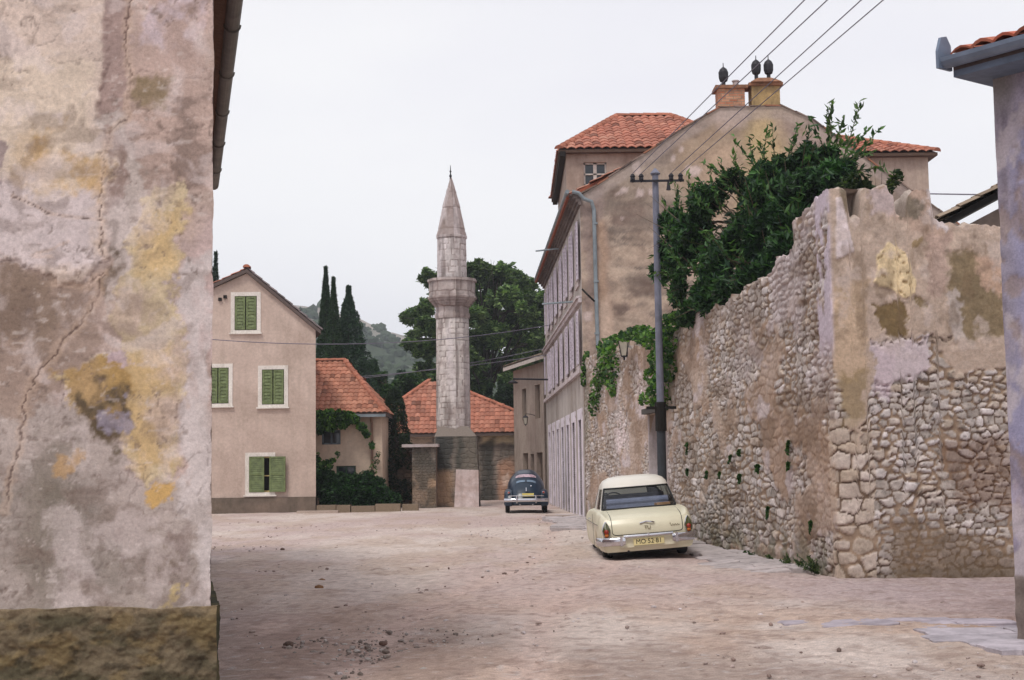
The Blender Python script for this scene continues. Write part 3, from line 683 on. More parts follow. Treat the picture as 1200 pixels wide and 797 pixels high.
    P([(970, 180), (1220, 180), (1220, 438), (1120, 436), (1092, 395), (1030, 396), (1018, 470), (1008, 520), (990, 480), (972, 400)], (190, 170, 154), 2.5, .93, .034)
    P([(976, 330), (1016, 330), (1012, 430), (992, 450), (976, 430)], (198, 172, 142), 8, .6, .03)
    P([(1022, 180), (1110, 180), (1110, 300), (1060, 260), (1020, 240)], (180, 154, 138), 10, .7)
    P([(986, 222), (1010, 222), (1008, 250), (990, 246)], (110, 102, 84), 5, .8)
    P([(1052, 232), (1080, 236), (1084, 256), (1056, 254)], (104, 98, 84), 6, .8); P([(1080, 222), (1112, 222), (1108, 266), (1095, 262)], (206, 196, 196), 5, .9, .045)
    P([(1018, 222), (1050, 222), (1050, 246), (1016, 250)], (196, 180, 180), 6, .8)
    P([(1018, 398), (1095, 398), (1090, 430), (1050, 452), (1022, 445)], (206, 192, 196), 3, .9, .04)
    P([(1022, 402), (1052, 402), (1046, 470), (1024, 460)], (206, 190, 196), 5, .9)
    P([(1084, 272), (1112, 272), (1110, 345), (1092, 350)], (182, 158, 146), 4, .8)
    P([(1112, 300), (1140, 290), (1176, 330), (1180, 398), (1120, 396)], (124, 108, 78), 8, .85, .02)
    P([(1140, 300), (1180, 300), (1172, 350), (1150, 340)], (196, 166, 146), 5, .8)
    P([(1112, 345), (1126, 340), (1130, 395), (1116, 398)], (190, 178, 172), 4, .8)
    P([(1028, 360), (1058, 356), (1066, 390), (1046, 396), (1030, 378)], (124, 104, 70), 2.5, .95, .018); P([(1068, 350), (1086, 350), (1084, 362), (1070, 360)], (126, 108, 72), 2.5, .9, .018)
    P([(1070, 278), (1082, 280), (1080, 292), (1070, 290)], (138, 116, 76), 2.5, .8)
    yel = [(1026, 298), (1042, 284), (1060, 298), (1072, 330), (1072, 345), (1056, 350), (1040, 338), (1024, 332)]
    yk = ss(.8, -.8, pdist(pu+(wu-pu)*.3, pv+(wv-pv)*.3, yel))*fs; col = lay(col, yk*.97, A3((228, 206, 166), k)*(.9+.2*fin[..., None])); H = H*(1-yk)+.05*yk
    d = pdist(wu, wv, yel); pit = ss(.66, .76, vn(U*22, Zf*22, 95))*ss(0, -3, d)*fs; col = lay(col, pit*.7, A3((138, 108, 66), k)); H -= pit*.012
    # lower right: earth-filled joints, brown
    low = ss(560, 600, pv+(pu-1000)*-.35+ (wv-pv)*2)*ss(1030, 1060, wu)*fs; col = lay(col, low*.72, A3((118, 98, 76), k)*(.8+.4*fin[..., None])); H = H*(1-low*.65)+.02*low
    P([(1100, 520), (1185, 500), (1185, 600), (1120, 590)], (120, 88, 66), 14, .55)
    P([(982, 440), (1012, 430), (1010, 495), (990, 500)], (138, 118, 74), 8, .6)
    col = lay(col, ss(.25, .05, Zf)*fs*.5, A3((96, 82, 64), k))
    # smooth white arris just round the corner, high up
    ar = ss(-.62, -.5, fF)*ss(.03, .0, fF)*ss(2.9, 3.4, Zf)*ss(.3, .45, fbm(U*4, Zf*2, 96, 4)); col = lay(col, ar*.9, A3((206, 194, 206), k)); H = H*(1-ar*.8)+.03*ar
    tri = pdist(pu+(wu-pu)*.15, pv+(wv-pv)*.15, [(979, 232), (986, 232), (1000, 296), (979, 304)]); tk = ss(1, -1, tri)*ss(-.2, -.1, fF); col = lay(col, tk, A3((222, 208, 208), k)); H = H*(1-tk)+.05*tk
    ed_ = np.exp(-((wv-(398+4*np.sin(wu/9)))/1.6)**2)*(wu > 1018)*(wu < 1112)*fs; col = lay(col, ed_*.7, A3((92, 76, 62), k)); H -= ed_*.03
    up_ = ss(430, 395, pv)*fs; col = col*(1+up_*(fbm(U*7, Zf*7, 98, 6)-.5)*.7)[..., None]; sk = ss(.56, .7, fbm(U*5, Zf*2.5, 99, 6))*up_; col = lay(col, sk*.45, A3((120, 100, 78), k)); sk2 = ss(.54, .68, fbm(U*4+9, Zf*4, 107, 6))*up_; col = lay(col, sk2*.5, A3((208, 192, 184), k)); H += up_*(fbm(U*14, Zf*14, 108, 4)-.5)*.02
    qc = q_*.5*(e > .1)*1.0; col = lay(col, qc, A3((204, 184, 164), k)*(.8+.4*fin[..., None]))
    H = H*1.0
    front = np.stack([X3+nx[:, None]*H, Y3+ny[:, None]*H, Zf], -1)
    th = .55; rows = [front]; cc = [col]
    for t in (.12, .4, .7, 1.0):
        zt2 = zt+(vn(us*5+t*9, us*0+t*7, 64)-.5)*.12
        rows.append(np.stack([px_-nx*th*t, py_-ny*th*t, zt2], -1)[:, None]); cc.append((A3((170, 156, 146), k)*(.7+.5*vn(us*8, us*0+t*20, 97))[:, None])[:, None])
    # the back bottom and closing row
    rows.append(np.stack([px_-nx*th, py_-ny*th, zb], -1)[:, None]); cc.append(np.broadcast_to(A3((160, 140, 124), k), (len(us), 1, 3)))
    rows.append(front[:, :1]); cc.append(col[:, :1])
    G = np.concatenate(rows, 1); Cc = np.concatenate(cc, 1)
    mb = MB(); mb.grid(G, Cc)
    return mb.build('rubble_wall', M['rubble'], smooth=True, cat='wall', label='high weathered rubble stone wall with crumbling broken top running down the street'), px_, py_
rw, _, _ = rubble_wall()
smooth_by(rw, 70)
# ================================================================== gateway in the wall
gy = 43.1-11.25*.9954; gc = Vector((wallx(gy), gy, 0)); dw = Vector((.0958, -.9954, 0)); nw = Vector((-.9954, -.0958, 0))
gt = thing('gateway', gc, 'gateway with pale stone jambs in the rubble wall behind the lamp pole', 'gate')
M['pale_stone'] = m_plaster('pale_limestone_trim', (206, 196, 200), (186, 172, 168), (150, 136, 124), 1.2, .5, .01, 14, .95)
for s in (-1, 1):
    a = gc+dw*(s*.95); mb = MB(); mb.beam(a-nw*.25+Vector((0, 0, -.05)), a-nw*.25+Vector((0, 0, 2.74)), .62, .16); o = mb.build('jamb', M['pale_stone'], gt)
mb = MB(); mb.beam(gc-dw*1.15+nw*.07+Vector((0, 0, 2.83)), gc+dw*1.15+nw*.07+Vector((0, 0, 2.83)), .22, .12); mb.build('lintel', m_plain('dark_lintel', (74, 70, 66), .8, var=.3), gt)
mb = MB()
for k in range(9):
    a = gc-nw*.42+dw*(-.85+k*.2125); mb.box(a+Vector((0, 0, 1.35)), (.2, .04, 2.66), rz=math.atan2(dw.y, dw.x))
mb.build('door', m_plain('old_dark_green_door', (52, 62, 50), .75, var=.35, sc=5), gt)

# ================================================================== tall gabled town house
FX = lambda d: 2.16-.033*(d-43.4)
TB = thing('town_house', (8, 50, 0), 'tall weathered three storey house with bare brown gable end and two chimneys', 'house')
y0, y1 = 43.4, 63.7; dd = Vector((-.033, 1, 0)).normalized(); nf = Vector((-dd.y, dd.x, 0))
a0 = Vector((2.16, y0, 0)); LB_ = (y1-y0)
zE = 9.95; XR = 14.4; apx = X_(880, 43.4, 125); zA = Z_(845, 126, 43.4)
gx = [(2.16, -.2), (XR, -.2), (XR, 8.4), (X_(1070, 43.4, 226), Z_(1070, 226, 43.4)), (X_(952, 43.4, 141), Z_(952, 141, 43.4)), (X_(915, 43.4, 125), Z_(915, 125, 43.4)), (X_(843, 43.4, 127), Z_(843, 127, 43.4)), (X_(800, 43.4, 152), Z_(800, 152, 43.4)), (X_(740, 43.4, 191), Z_(740, 191, 43.4)), (X_(700, 43.4, 218), Z_(700, 218, 43.4)), (2.18, zE)]
def gable_wall():
    # real relief and stains on a fine sheet, then the thick wall behind it
    xs = np.arange(2.16, XR, .05); ztop = np.interp(xs, [p[0] for p in gx[::-1] if p[1] > 0], [p[1] for p in gx[::-1] if p[1] > 0])
    v = np.linspace(0, 1, 200); X = np.repeat(xs[:, None], 200, 1); Z = 0+ztop[:, None]*v[None]
    pu, pv = proj(X, 43.4+0*X, Z); k = 1.0
    wu = pu+(fbm(X*.8, Z*.8, 100, 5)-.5)*40; wv = pv+(fbm(X*.8+5, Z*.8, 101, 5)-.5)*40
    fin = fbm(X*3, Z*3, 102, 5)
    col = np.ones(X.shape+(3,))*A3((136, 122, 112), k)
    col = lay(col, ss(.4, .62, fbm(X*.5, Z*1.6, 103, 5)), A3((160, 144, 130), k)); col = lay(col, ss(.5, .7, fbm(X*1.2, Z*2.2, 104, 6))*.6, A3((112, 92, 84), k))
    bl = ss(250, 300, pv)*ss(.42, .56, fbm(X*1.3, Z*3.2, 105, 4)); col = lay(col, bl*.6, A3((190, 168, 150), k)); col = col*(.62+.72*fbm(X*1.8, Z*3.4, 109, 8))[..., None]; fl = ss(.56, .66, fbm(X*1.1, Z*4.5, 110, 7))*ss(215, 260, pv)*ss(500, 430, pv); col = lay(col, fl*.55, A3((196, 176, 158), k)); dk = ss(.54, .68, fbm(X*1.0+8, Z*1.4, 111, 7)); col = lay(col, dk*.45, A3((96, 80, 72), k))
    def P(poly, c, soft=5, mul=1.):
        nonlocal col
        mk = ss(soft, -soft, pdist(wu, wv, poly))*mul; col = lay(col, mk, A3(c, k)*(.85+.3*fin[..., None]))
    P([(683, 225), (712, 215), (715, 620), (683, 620)], (146, 128, 122), 5, .7); P([(698, 260), (712, 260), (713, 420), (696, 420)], (176, 148, 126), 6, .75)
    P([(688, 370), (712, 350), (714, 440), (690, 440)], (192, 170, 154), 8, .8)
    P([(790, 165), (850, 120), (930, 120), (1000, 180), (1020, 240), (840, 260), (800, 250)], (172, 150, 128), 14, .75)
    P([(870, 140), (910, 135), (915, 260), (885, 290), (872, 240)], (196, 172, 128), 14, .7, ); P([(820, 180), (860, 170), (850, 260), (825, 260)], (190, 164, 142), 10, .7)
    P([(920, 150), (960, 150), (1000, 200), (960, 230)], (160, 142, 140), 10, .6); P([(855, 120), (880, 120), (880, 150), (850, 160)], (120, 108, 92), 8, .6)
    P([(838, 130), (872, 128), (872, 150), (840, 150)], (196, 176, 168), 6, .6)
    for cx_, cy_, r in ((752, 195, 6), (688, 375, 5), (728, 227, 4), (748, 229, 5), (812, 198, 6), (735, 257, 2), (790, 185, 4), (762, 228, 4), (800, 172, 3), (768, 238, 2)):
        P([(cx_-r, cy_-r), (cx_+r, cy_-r*.8), (cx_+r*.8, cy_+r), (cx_-r, cy_+r*1.1)], (208, 190, 186), 2, .7)
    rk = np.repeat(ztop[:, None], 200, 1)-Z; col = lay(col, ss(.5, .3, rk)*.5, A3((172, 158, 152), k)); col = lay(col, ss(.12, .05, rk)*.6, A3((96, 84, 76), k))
    H = (fin-.5)*.03+ss(.42, .5, fbm(X*.9, Z*1.1, 106, 4))*.02
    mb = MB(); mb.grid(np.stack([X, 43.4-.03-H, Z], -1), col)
    mb.slab([(p[0], p[1]) for p in gx], [], (0, 43.39, 0), (1, 0, 0), (0, -1, 0), .5, c_=A3((138, 116, 104)))
    # repaired rectangle outline near the foot of the right slope
    return mb.build('gable_wall', m_attr('gable_render', 9, .25, .02, 14), TB, True)
gable_wall()
# street facade with real openings
wins = []; cols_ = [1.3+2.72*k for k in range(7)]
for c in cols_: wins += [(c-.52, c+.52, 7.35, 9.15), (c-.52, c+.52, 4.72, 6.35)]
doors = [(c-.62, c+.62, 0.05, 3.05) for c in cols_]
M['facade'] = m_plaster('lilac_grey_facade', (190, 182, 176), (168, 158, 150), (110, 98, 90), .35, .75, .01, 5, .95)
mb = MB(); mb.slab([(0, -.2), (LB_, -.2), (LB_, zE), (0, zE)], [[(a, c), (b, c), (b, d), (a, d)] for a, b, c, d in wins+doors], a0, dd, nf, .45)
mb.build('street_facade', M['facade'], TB)
fo = lambda s, z, o=0: a0+dd*s+nf*o+Vector((0, 0, z))
for i, (a, b, c, d) in enumerate(wins):
    t = .14
    mb = MB()
    for (p, q, r, s) in ((a-t, a, c, d), (b, b+t, c, d), (a-t, b+t, d, d+t), (a-t-.05, b+t+.05, c-t, c)):
        mb.slab([(p, r), (q, r), (q, s), (p, s)], [], a0+nf*.05, dd, nf, .12)
    wn = mb.build('window', M['pale_stone'], TB)
    mb = MB(); mb.slab([(a, c), (b, c), (b, d), (a, d)], [], a0-nf*.25, dd, nf, .03); mb.build('pane_or_shade_sheet', M['glass'], wn)
    mb = MB(); mm = (a+b)/2
    for (p, q, r, s) in ((a, a+.06, c, d), (b-.06, b, c, d), (mm-.04, mm+.04, c, d), (a, b, c, c+.07), (a, b, d-.07, d), (a, b, c+1.1, c+1.15)):
        mb.slab([(p, r), (q, r), (q, s), (p, s)], [], a0-nf*.2, dd, nf, .045)
    mb.build('frame', M['frame_white'], wn)
    for (s0, sg) in ((a-t-.5, 1), (b+t+.0, 1)):
        mb = MB(); leaf_shutter(mb, fo(s0, c, .07+random.uniform(0, .05)), dd*sg, nf, .5, d-c, 12); mb.build('shutter', M['shutter_grey'], wn)
for a, b, c, d in doors:
    t = .2; mb = MB()
    for (p, q, r, s) in ((a-t, a, 0, d+t), (b, b+t, 0, d+t), (a, b, d, d+t), (a-t-.06, b+t+.06, d+t, d+t+.14)):
        mb.slab([(p, r), (q, r), (q, s), (p, s)], [], a0+nf*.035, dd, nf, .1)
    dr = mb.build('door', m_plain('whitewashed_stone', (214, 206, 214), .85, var=.2, sc=3, bump=.01) if 'ww' not in M else M['ww'], TB)
    M['ww'] = dr.data.materials[0]
    for q0 in (a, (a+b)/2+.01):
        mb = MB(); mb.slab([(q0, .05), (q0+(b-a)/2-.01, .05), (q0+(b-a)/2-.01, d), (q0, d)], [], a0-nf*.1, dd, nf, .05)
        for z in (.25, 1.1, 2.0): mb.slab([(q0+.1, z), (q0+.5, z), (q0+.5, z+.7), (q0+.1, z+.7)], [], a0-nf*.08, dd, nf, .03)
        mb.build('door_leaf', M['shutter_grey'], dr)
mb = MB()
for z, h, o in ((4.45, .13, .12), (6.62, .15, .10), (6.75, .06, .16)): mb.slab([(0, z), (LB_, z), (LB_, z+h), (0, z+h)], [], a0+nf*o, dd, nf, o+.02)
mb.build('string_course', M['pale_stone'], TB)
mb = MB()
for z, h, o in ((9.60, .10, .08), (9.70, .10, .15), (9.80, .09, .24), (9.892, .05, .34)): mb.slab([(-.25, z), (LB_+.1, z), (LB_+.1, z+h-.003), (-.25, z+h-.003)], [], a0+nf*o, dd, nf, o+.02)
mb.build('cornice', m_plaster('grimy_cornice', (128, 116, 112), (104, 94, 92), (74, 66, 62), 1, .6, .01, 8, .9), TB)
zg = m_plain('zinc_pipe', (128, 138, 144), .5, .35, .25, 3, spec=.5)
mb = MB(); mb.tube([a0+nf*.40+Vector((0, -.3, 10.0)), fo(LB_+.1, 10.0, .40)], .065, 10); mb.build('gutter', zg, TB)
mb = MB(); p = [(X_(676, 43.2), 43.1, 10.0), (X_(684, 43.2), 43.1, 9.95), (X_(690, 43.2), 43.15, 9.78), (X_(699, 43.2), 43.2, 9.7), (X_(702, 43.2), 43.25, 9.45), (X_(702.5, 43.2), 43.27, 7), (X_(704, 43.2), 43.27, 4.4)]
mb.tube(p, .062, 10)
for z in (9.0, 7.2, 5.6): mb.lathe([(.085, 0), (.085, .06)], (X_(703, 43.2), 43.26, z), 10)
mb.build('downpipe', zg, TB)
for z, s, ln in ((Z_(670, 362, 47), 1.5, 1.1), (Z_(660, 303, 55), 9, .9)):
    mb = MB(); mb.tube([fo(s, z, 0), fo(s+.6, z, ln)], .03, 6); mb.build('wall_bar', zg, TB)
mb = MB(); mb.tube([(X_(686, 43.3), 43.2, Z_(686, 338, 43)), (X_(692, 43.3), 42.95, Z_(692, 346, 43)), (X_(700, 43.3), 43.2, Z_(700, 352, 43))], .03, 6); mb.build('bent_hook', M['dark'], TB)
# main roof: two slopes
rz_ = Z_(880, 124, 43.4)-.06
def slope(xa, za, xb, zb, ya, yb, name, par):
    mb = MB(); P4 = [(xa+.033*0, ya, za), (xa-.033*(yb-ya), yb, za), (xb, yb, zb), (xb, ya, zb)]
    P4 = [Vector(p) for p in P4]; mb.add([tuple(p) for p in P4]+[tuple(p-Vector((0, 0, .12))) for p in P4], [(0, 1, 2, 3), (7, 6, 5, 4), (0, 4, 5, 1), (1, 5, 6, 2), (2, 6, 7, 3), (3, 7, 4, 0)], A3((150, 84, 62)))
    r = mb.build(name, M['bark'], par)
    mb = MB(); tiled(mb, [p+Vector((0, 0, .02)) for p in P4], P4[1]-P4[0], P4[3]-P4[0], .3, .42); mb.build('clay_tiles', M['tile'], r); return r
slope(1.75, zE+.02, apx, rz_, 43.55, 63.7, 'roof', TB); slope(XR, 8.4, apx, rz_, 43.55, 63.7, 'roof', TB)
# coping tiles down the gable rakes
mb = MB(); top = [(p[0], p[1]) for p in gx[2:]]
for (x1, z1), (x2, z2) in zip(top[:-1], top[1:]):
    n = max(1, int(math.hypot(x2-x1, z2-z1)/.42))
    for i in range(n):
        a = Vector((x1+(x2-x1)*i/n, 43.52, z1+(z2-z1)*i/n+.03+random.uniform(-.01, .01))); b = Vector((x1+(x2-x1)*(i+1.08)/n, 43.52, z1+(z2-z1)*(i+1.08)/n+.05))
        mb.beam(a, b, .34, .045, A3(random.choice([(150, 130, 120), (128, 108, 96), (168, 116, 92), (110, 96, 90)]), .8))
mb.build('rake_tiles', M['tile'], TB)
# attic storeys standing up through the slopes
M['attic'] = m_plaster('attic_render', (176, 160, 148), (156, 138, 126), (122, 106, 98), .5, .6, .01, 7, 1.0)
def attic(x0, x1, ya, yb, zb, ze, zr, windows, hipx, label):
    mb = MB(); mb.slab([(x0, zb), (x1, zb), (x1, ze), (x0, ze)], [[(a, c), (b, c), (b, d), (a, d)] for a, b, c, d in windows], (0, ya, 0), (1, 0, 0), (0, -1, 0), .3)
    for xx, n in ((x0, -1), (x1, 1)): mb.slab([(ya+.31, zb), (yb, zb), (yb, ze), (ya+.31, ze)], [], (xx, 0, 0), (0, 1, 0), (n, 0, 0), .3)
    mb.slab([(x0, zb), (x1, zb), (x1, ze), (x0, ze)], [], (0, yb+.3, 0), (1, 0, 0), (0, 1, 0), .3)
    at_ = mb.build('attic', M['attic'], TB)
    for a, b, c, d in windows:
        mb = MB(); m2 = (a+b)/2; t = .06
        for (p, q, r, s) in ((a, a+t, c, d), (b-t, b, c, d), (m2-t, m2+t, c, d), (a, b, c, c+t), (a, b, d-t, d), (a, b, (c+d)/2-.025, (c+d)/2+.025)): mb.slab([(p, r), (q, r), (q, s), (p, s)], [], (0, ya+.1, 0), (1, 0, 0), (0, -1, 0), .05)
        mb.build('window_frame', M['frame_white'], at_)
        mb = MB(); mb.slab([(a, c), (b, c), (b, d), (a, d)], [], (0, ya+.18, 0), (1, 0, 0), (0, -1, 0), .03); mb.build('window_pane', M['glass'], at_)
    e = .26; X0, X1, Y0, Y1 = x0-e, x1+e, ya-e, yb+.3+e; ym = (Y0+Y1)/2
    B = [Vector(p) for p in ((X0, Y0, ze), (X1, Y0, ze), (X1, Y1, ze), (X0, Y1, ze))]; r1, r2 = Vector((hipx[0], ym, zr)), Vector((hipx[1], ym, zr))
    mb = MB(); mb.add([tuple(p-Vector((0, 0, .1))) for p in B]+[tuple(p) for p in B]+[tuple(r1), tuple(r2)], [(3, 2, 1, 0), (0, 1, 5, 4), (1, 2, 6, 5), (2, 3, 7, 6), (3, 0, 4, 7), (4, 5, 9, 8), (6, 7, 8, 9), (5, 6, 9), (7, 4, 8)], A3((88, 70, 60)))
    rr = mb.build('attic_roof', M['bark'], at_)
    up3 = Vector((0, 0, .03)); mb = MB(); kw = dict(tw=.3, th=.42, amp=.06, base=(172, 104, 82))
    tiled(mb, [B[0]+up3, B[1]+up3, r2+up3, r1+up3], (1, 0, 0), (0, ym-Y0, zr-ze), **kw); tiled(mb, [B[3]+up3, B[0]+up3, r1+up3], (0, -1, 0), r1-(B[3]+B[0])/2, **kw); tiled(mb, [B[1]+up3, B[2]+up3, r2+up3], (0, 1, 0), r2-(B[1]+B[2])/2, **kw)
    for a, b in ((B[0], r1), (B[1], r2), (r1, r2), (B[3], r1)): ridge_tiles(mb, a+up3*2, b+up3*2, .15, .42)
    # tile ends of the verge
    mb.build('attic_tiles', M['tile'], at_)
xL = FX(49)
attic(xL, 8.3, 49, 57.5, 9.6, Z_(690, 177, 49), Z_(750, 138, 53.5), [(X_(684, 49, 203), X_(711, 49, 203), Z_(700, 217, 49), Z_(700, 190, 49))], (X_(722, 53.5, 138), X_(785, 53.5, 138)), '')
mb = MB(); zc = Z_(690, 177, 49)
mb.slab([(49-.3, zc-.24), (57.9, zc-.24), (57.9, zc-.06), (49-.3, zc-.06)], [], (xL-.22, 0, 0), (0, 1, 0), (-1, 0, 0), .2); mb.build('attic_cornice', M['dark'], TB)
attic(9.5, X_(1088, 47.5, 200), 47.5, 56, 8.0, Z_(1060, 181, 47.5), Z_(1010, 160, 52), [], (9.9, 11.6), '')
# vent bump on the left attic eave
# chimneys
M['brick'] = None
def brickm():
    s = NT('old_brick'); b = s.n('TexBrick'); b.inputs['Scale'].default_value = 1; b.inputs['Brick Width'].default_value = .25; b.inputs['Row Height'].default_value = .085; b.inputs['Mortar Size'].default_value = .012
    b.inputs['Color1'].default_value = (*lin((176, 112, 84)), 1); b.inputs['Color2'].default_value = (*lin((196, 146, 116)), 1); b.inputs['Mortar'].default_value = (*lin((150, 132, 112)), 1)
    mp = s.n('Mapping'); tc = s.n('TexCoord'); mp.inputs['Rotation'].default_value = (R(90), 0, 0); s.l(tc.outputs['Object'], mp.inputs[0]); s.l(mp.outputs[0], b.inputs[0])
    c = s.mix(1.0, b.outputs[0], s.ramp(s.noise(5, 6), .3, .7, g1(.65), g1(1.2)), 'MULTIPLY'); s.bump(b.outputs[1], -.5, .01); return s.done(c)
M['brick'] = brickm(); M['yel'] = m_plaster('ochre_render', (190, 160, 110), (160, 136, 100), (104, 92, 70), 2, .7, .01, 9, .95)
def chim(pxa, pxb, pyt, pyb, mat, cap, pots, Y=43.75):
    xa, xb, zt, zb_ = X_(pxa, Y, 115), X_(pxb, Y, 115), Z_(pxa, pyt, Y), Z_(pxa, pyb, Y)-.3; c = ((xa+xb)/2, Y); wd = xb-xa
    mb = MB(); mb.box((c[0], Y, (zt+zb_)/2), (wd, .62, zt-zb_)); ch = mb.build('chimney', mat, TB)
    mb = MB(); mb.box((c[0], Y, zt+.05), (wd+.18, .8, .1))
    if cap: mb.lathe([((wd+.12)*.68, 0), ((wd)*.5, .13), (wd*.3, .2)], (c[0], Y, zt+.1), 4, ph=math.pi/4)
    mb.build('chimney_cap', m_plain('mossy_tile_cap', (136, 96, 72), .9, var=.4, sc=6) if 'cc' not in M else M['cc'], ch)
    for px, h, r, dark in pots:
        x = X_(px, Y, 95); mb = MB(); zz = zt+.1+(.16 if cap else 0)
        if dark: mb.lathe([(.06, -.1), (.06, .18), (.12, .22), (.15, .32), (.155, .5), (.11, .6), (.04, .66), (.015, .68), (.012, .8)], (x, Y, zz), 12)
        else: mb.lathe([(.1, -.05), (.09, h), (.12, h+.02), (.12, h+.05)], (x, Y, zz), 10)
        mb.build('chimney_cowl', M['cowl'] if dark else M['pale_stone'], ch)
M['cowl'] = m_plain('sooty_metal', (44, 42, 48), .6, .3)
chim(840, 871, 107, 128, M['brick'], False, [(848, .4, .1, True), (862, .18, .1, False)])
chim(879, 912, 104, 130, M['yel'], True, [(886.5, .4, .1, True), (901, .4, .1, True)], 43.8)

# ================================================================== small house at the far end of the street
SH = thing('house', (.9, 68, 0), 'small plain grey-beige two storey house at the far end behind the dark blue car', 'house')
p1 = Vector((X_(638.5, 63.9), 63.9, 0)); p2 = Vector((X_(603, 70), 70, 0)); ud = (p2-p1).normalized(); nd = Vector((-ud.y, ud.x, 0)); Ls = (p2-p1).length; hE = Z_(638, 424, 64)
if nd.x > 0 : nd = -nd
def s_at(px):  # distance along the face for a pixel column
    lo, hi = 0, Ls
    for _ in range(40):
        m_ = (lo+hi)/2; q = p1+ud*m_
        if proj(q.x, q.y, 4)[0] > px: lo = m_
        else: hi = m_
    return lo
ops = []
for pa, pb, ya_, yb_ in ((627, 633, 450, 490), (612, 617, 455, 492), (628, 636, 530, 566), (612, 618, 531, 560), (621, 625, 532, 560)):
    sa, sb = s_at(pb), s_at(pa); q = p1+ud*sa; d = q.y; ops.append((sa, sb, Z_(pb, yb_, d), Z_(pb, ya_, d)))
mb = MB(); mb.slab([(0, -.2), (Ls, -.2), (Ls, hE), (0, hE)], [[(a, c), (b, c), (b, d), (a, d)] for a, b, c, d in ops], p1, ud, nd, .4)
mb.slab([(0, -.2), (6, -.2), (6, hE), (0, hE)], [], p1-nd*.003, -nd, -ud, .4)
M['small_house'] = m_plaster('grey_beige_render', (172, 158, 146), (156, 140, 130), (120, 108, 100), .6, .5, .006, 6, .9)
mb.build('wall', M['small_house'], SH)
for a, b, c, d in ops:
    mb = MB(); mb.slab([(a, c), (b, c), (b, d), (a, d)], [], p1-nd*.2, ud, nd, .05); mb.build('window', m_plain('brown_wood', (92, 76, 62), .7) if 'bw' not in M else M['bw'], SH)
mb = MB(); q = [p1+nd*.45-ud*.3, p2+nd*.45+ud*.3, p2-nd*3+ud*.3, p1-nd*3-ud*.3]; zz = [hE, hE, hE+1.1, hE+1.1]
mb.add([(v.x, v.y, z) for v, z in zip(q, zz)]+[(v.x, v.y, z+.18) for v, z in zip(q, zz)], [(3, 2, 1, 0), (4, 5, 6, 7), (0, 1, 5, 4), (1, 2, 6, 5), (2, 3, 7, 6), (3, 0, 4, 7)], A3((190, 180, 172)))
rf = mb.build('roof', m_plain('pale_eave', (196, 186, 178), .8, var=.2), SH)
mb = MB(); tiled(mb, [Vector((v.x, v.y, z+.2)) for v, z in zip(q, zz)], ud, Vector((0, 0, 1.1))-nd*3.45, .25, .36, (120, 100, 84), (168, 150, 130)); mb.build('clay_tiles', M['tile'], rf)

# ================================================================== lilac corner house on the right
Cn = at(1190, 745, 12.75); Cn = Vector((Cn.x+.02, 12.75, 0)); ur = Vector((.60, -.80, 0)); nr = Vector((-.80, -.60, 0))
zRt = Z_(1165, 93, 12.75); RH = thing('house', (7, 12, 0), 'lilac plastered house corner with zinc gutter at the right edge', 'house')
def right_house():
    s = np.arange(0, 5, .03); z = np.concatenate([[-.1], np.arange(0, zRt+.01, .03)]); S, Z = np.meshgrid(s, z, indexing='ij'); k = .95
    pl = ss(.62+.0*S, .56, Z+(fbm(S*4, Z, 121, 3)-.5)*.06)
    H = (fbm(S*2, Z*2, 120, 5)-.5)*.02+pl*(.02+(fbm(S*8, Z*8, 122, 5)-.5)*.06)+(fbm(S*14, Z*14, 123, 4)-.5)*.008
    col = np.ones(S.shape+(3,))*A3((156, 154, 184), k); col = lay(col, ss(.42, .6, fbm(S*2, Z*1.0, 124, 5)), A3((176, 168, 190), k)); col = lay(col, ss(.5, .68, fbm(S*4, Z*1.6, 125, 5))*.8, A3((178, 160, 162), k))
    col = lay(col, ss(.25, .05, S)*ss(1.5, 3, Z)*.5, A3((150, 140, 138), k)); col = lay(col, ss(.53, .64, fbm(S*6, Z*2, 126, 6))*.7, A3((122, 114, 128), k)); col = lay(col, ss(.56, .64, fbm(S*5+4, Z*3, 128, 6))*.7, A3((196, 186, 190), k)); col = col*(.8+.4*fbm(S*12, Z*9, 129, 5))[..., None]; ch_ = ss(.60, .64, fbm(S*3, Z*2.2, 131, 6)); H = H-ch_*.012; col = lay(col, ch_*.5, A3((150, 128, 112), k))
    col = lay(col, ss(4.6, 5.0, Z)*ss(.35, .15, S)*.6, A3((122, 122, 108), k))
    col = lay(col, pl, A3((124, 112, 106), k)*(.7+.6*fbm(S*9, Z*9, 127, 4)[..., None]))
    G = np.stack([Cn.x+ur.x*S+nr.x*H, Cn.y+ur.y*S+nr.y*H, Z], -1); mb = MB(); mb.grid(G, col)
    ux = -nr; S2 = np.repeat(s[:, None], len(z), 1); G2 = np.stack([G[0, None, :, 0]+ux.x*S2, G[0, None, :, 1]+ux.y*S2, Z], -1); mb.grid(G2, col, flip=True)
    mb.build('wall', M['wallattr'], RH, True)
right_house()
e = .36; zf = zRt; ux = -nr
E0 = Cn+nr*e-ur*.16; E1 = Cn+nr*e+ur*5; E2 = Cn+ux*5-ur*.16; up2 = Vector((0, 0, 1))
mb = MB(); soff = m_plain('grey_painted_soffit', (104, 118, 138), .7, var=.2)
Q = [E0, E1, Cn+ux*5+ur*5, E2]; mb.add([(p.x, p.y, zf) for p in Q]+[(p.x, p.y, zf+.06) for p in Q], [(0, 1, 2, 3), (7, 6, 5, 4), (0, 4, 5, 1), (3, 7, 4, 0), (1, 5, 6, 2), (2, 6, 7, 3)])
rr_ = mb.build('roof', soff, RH)
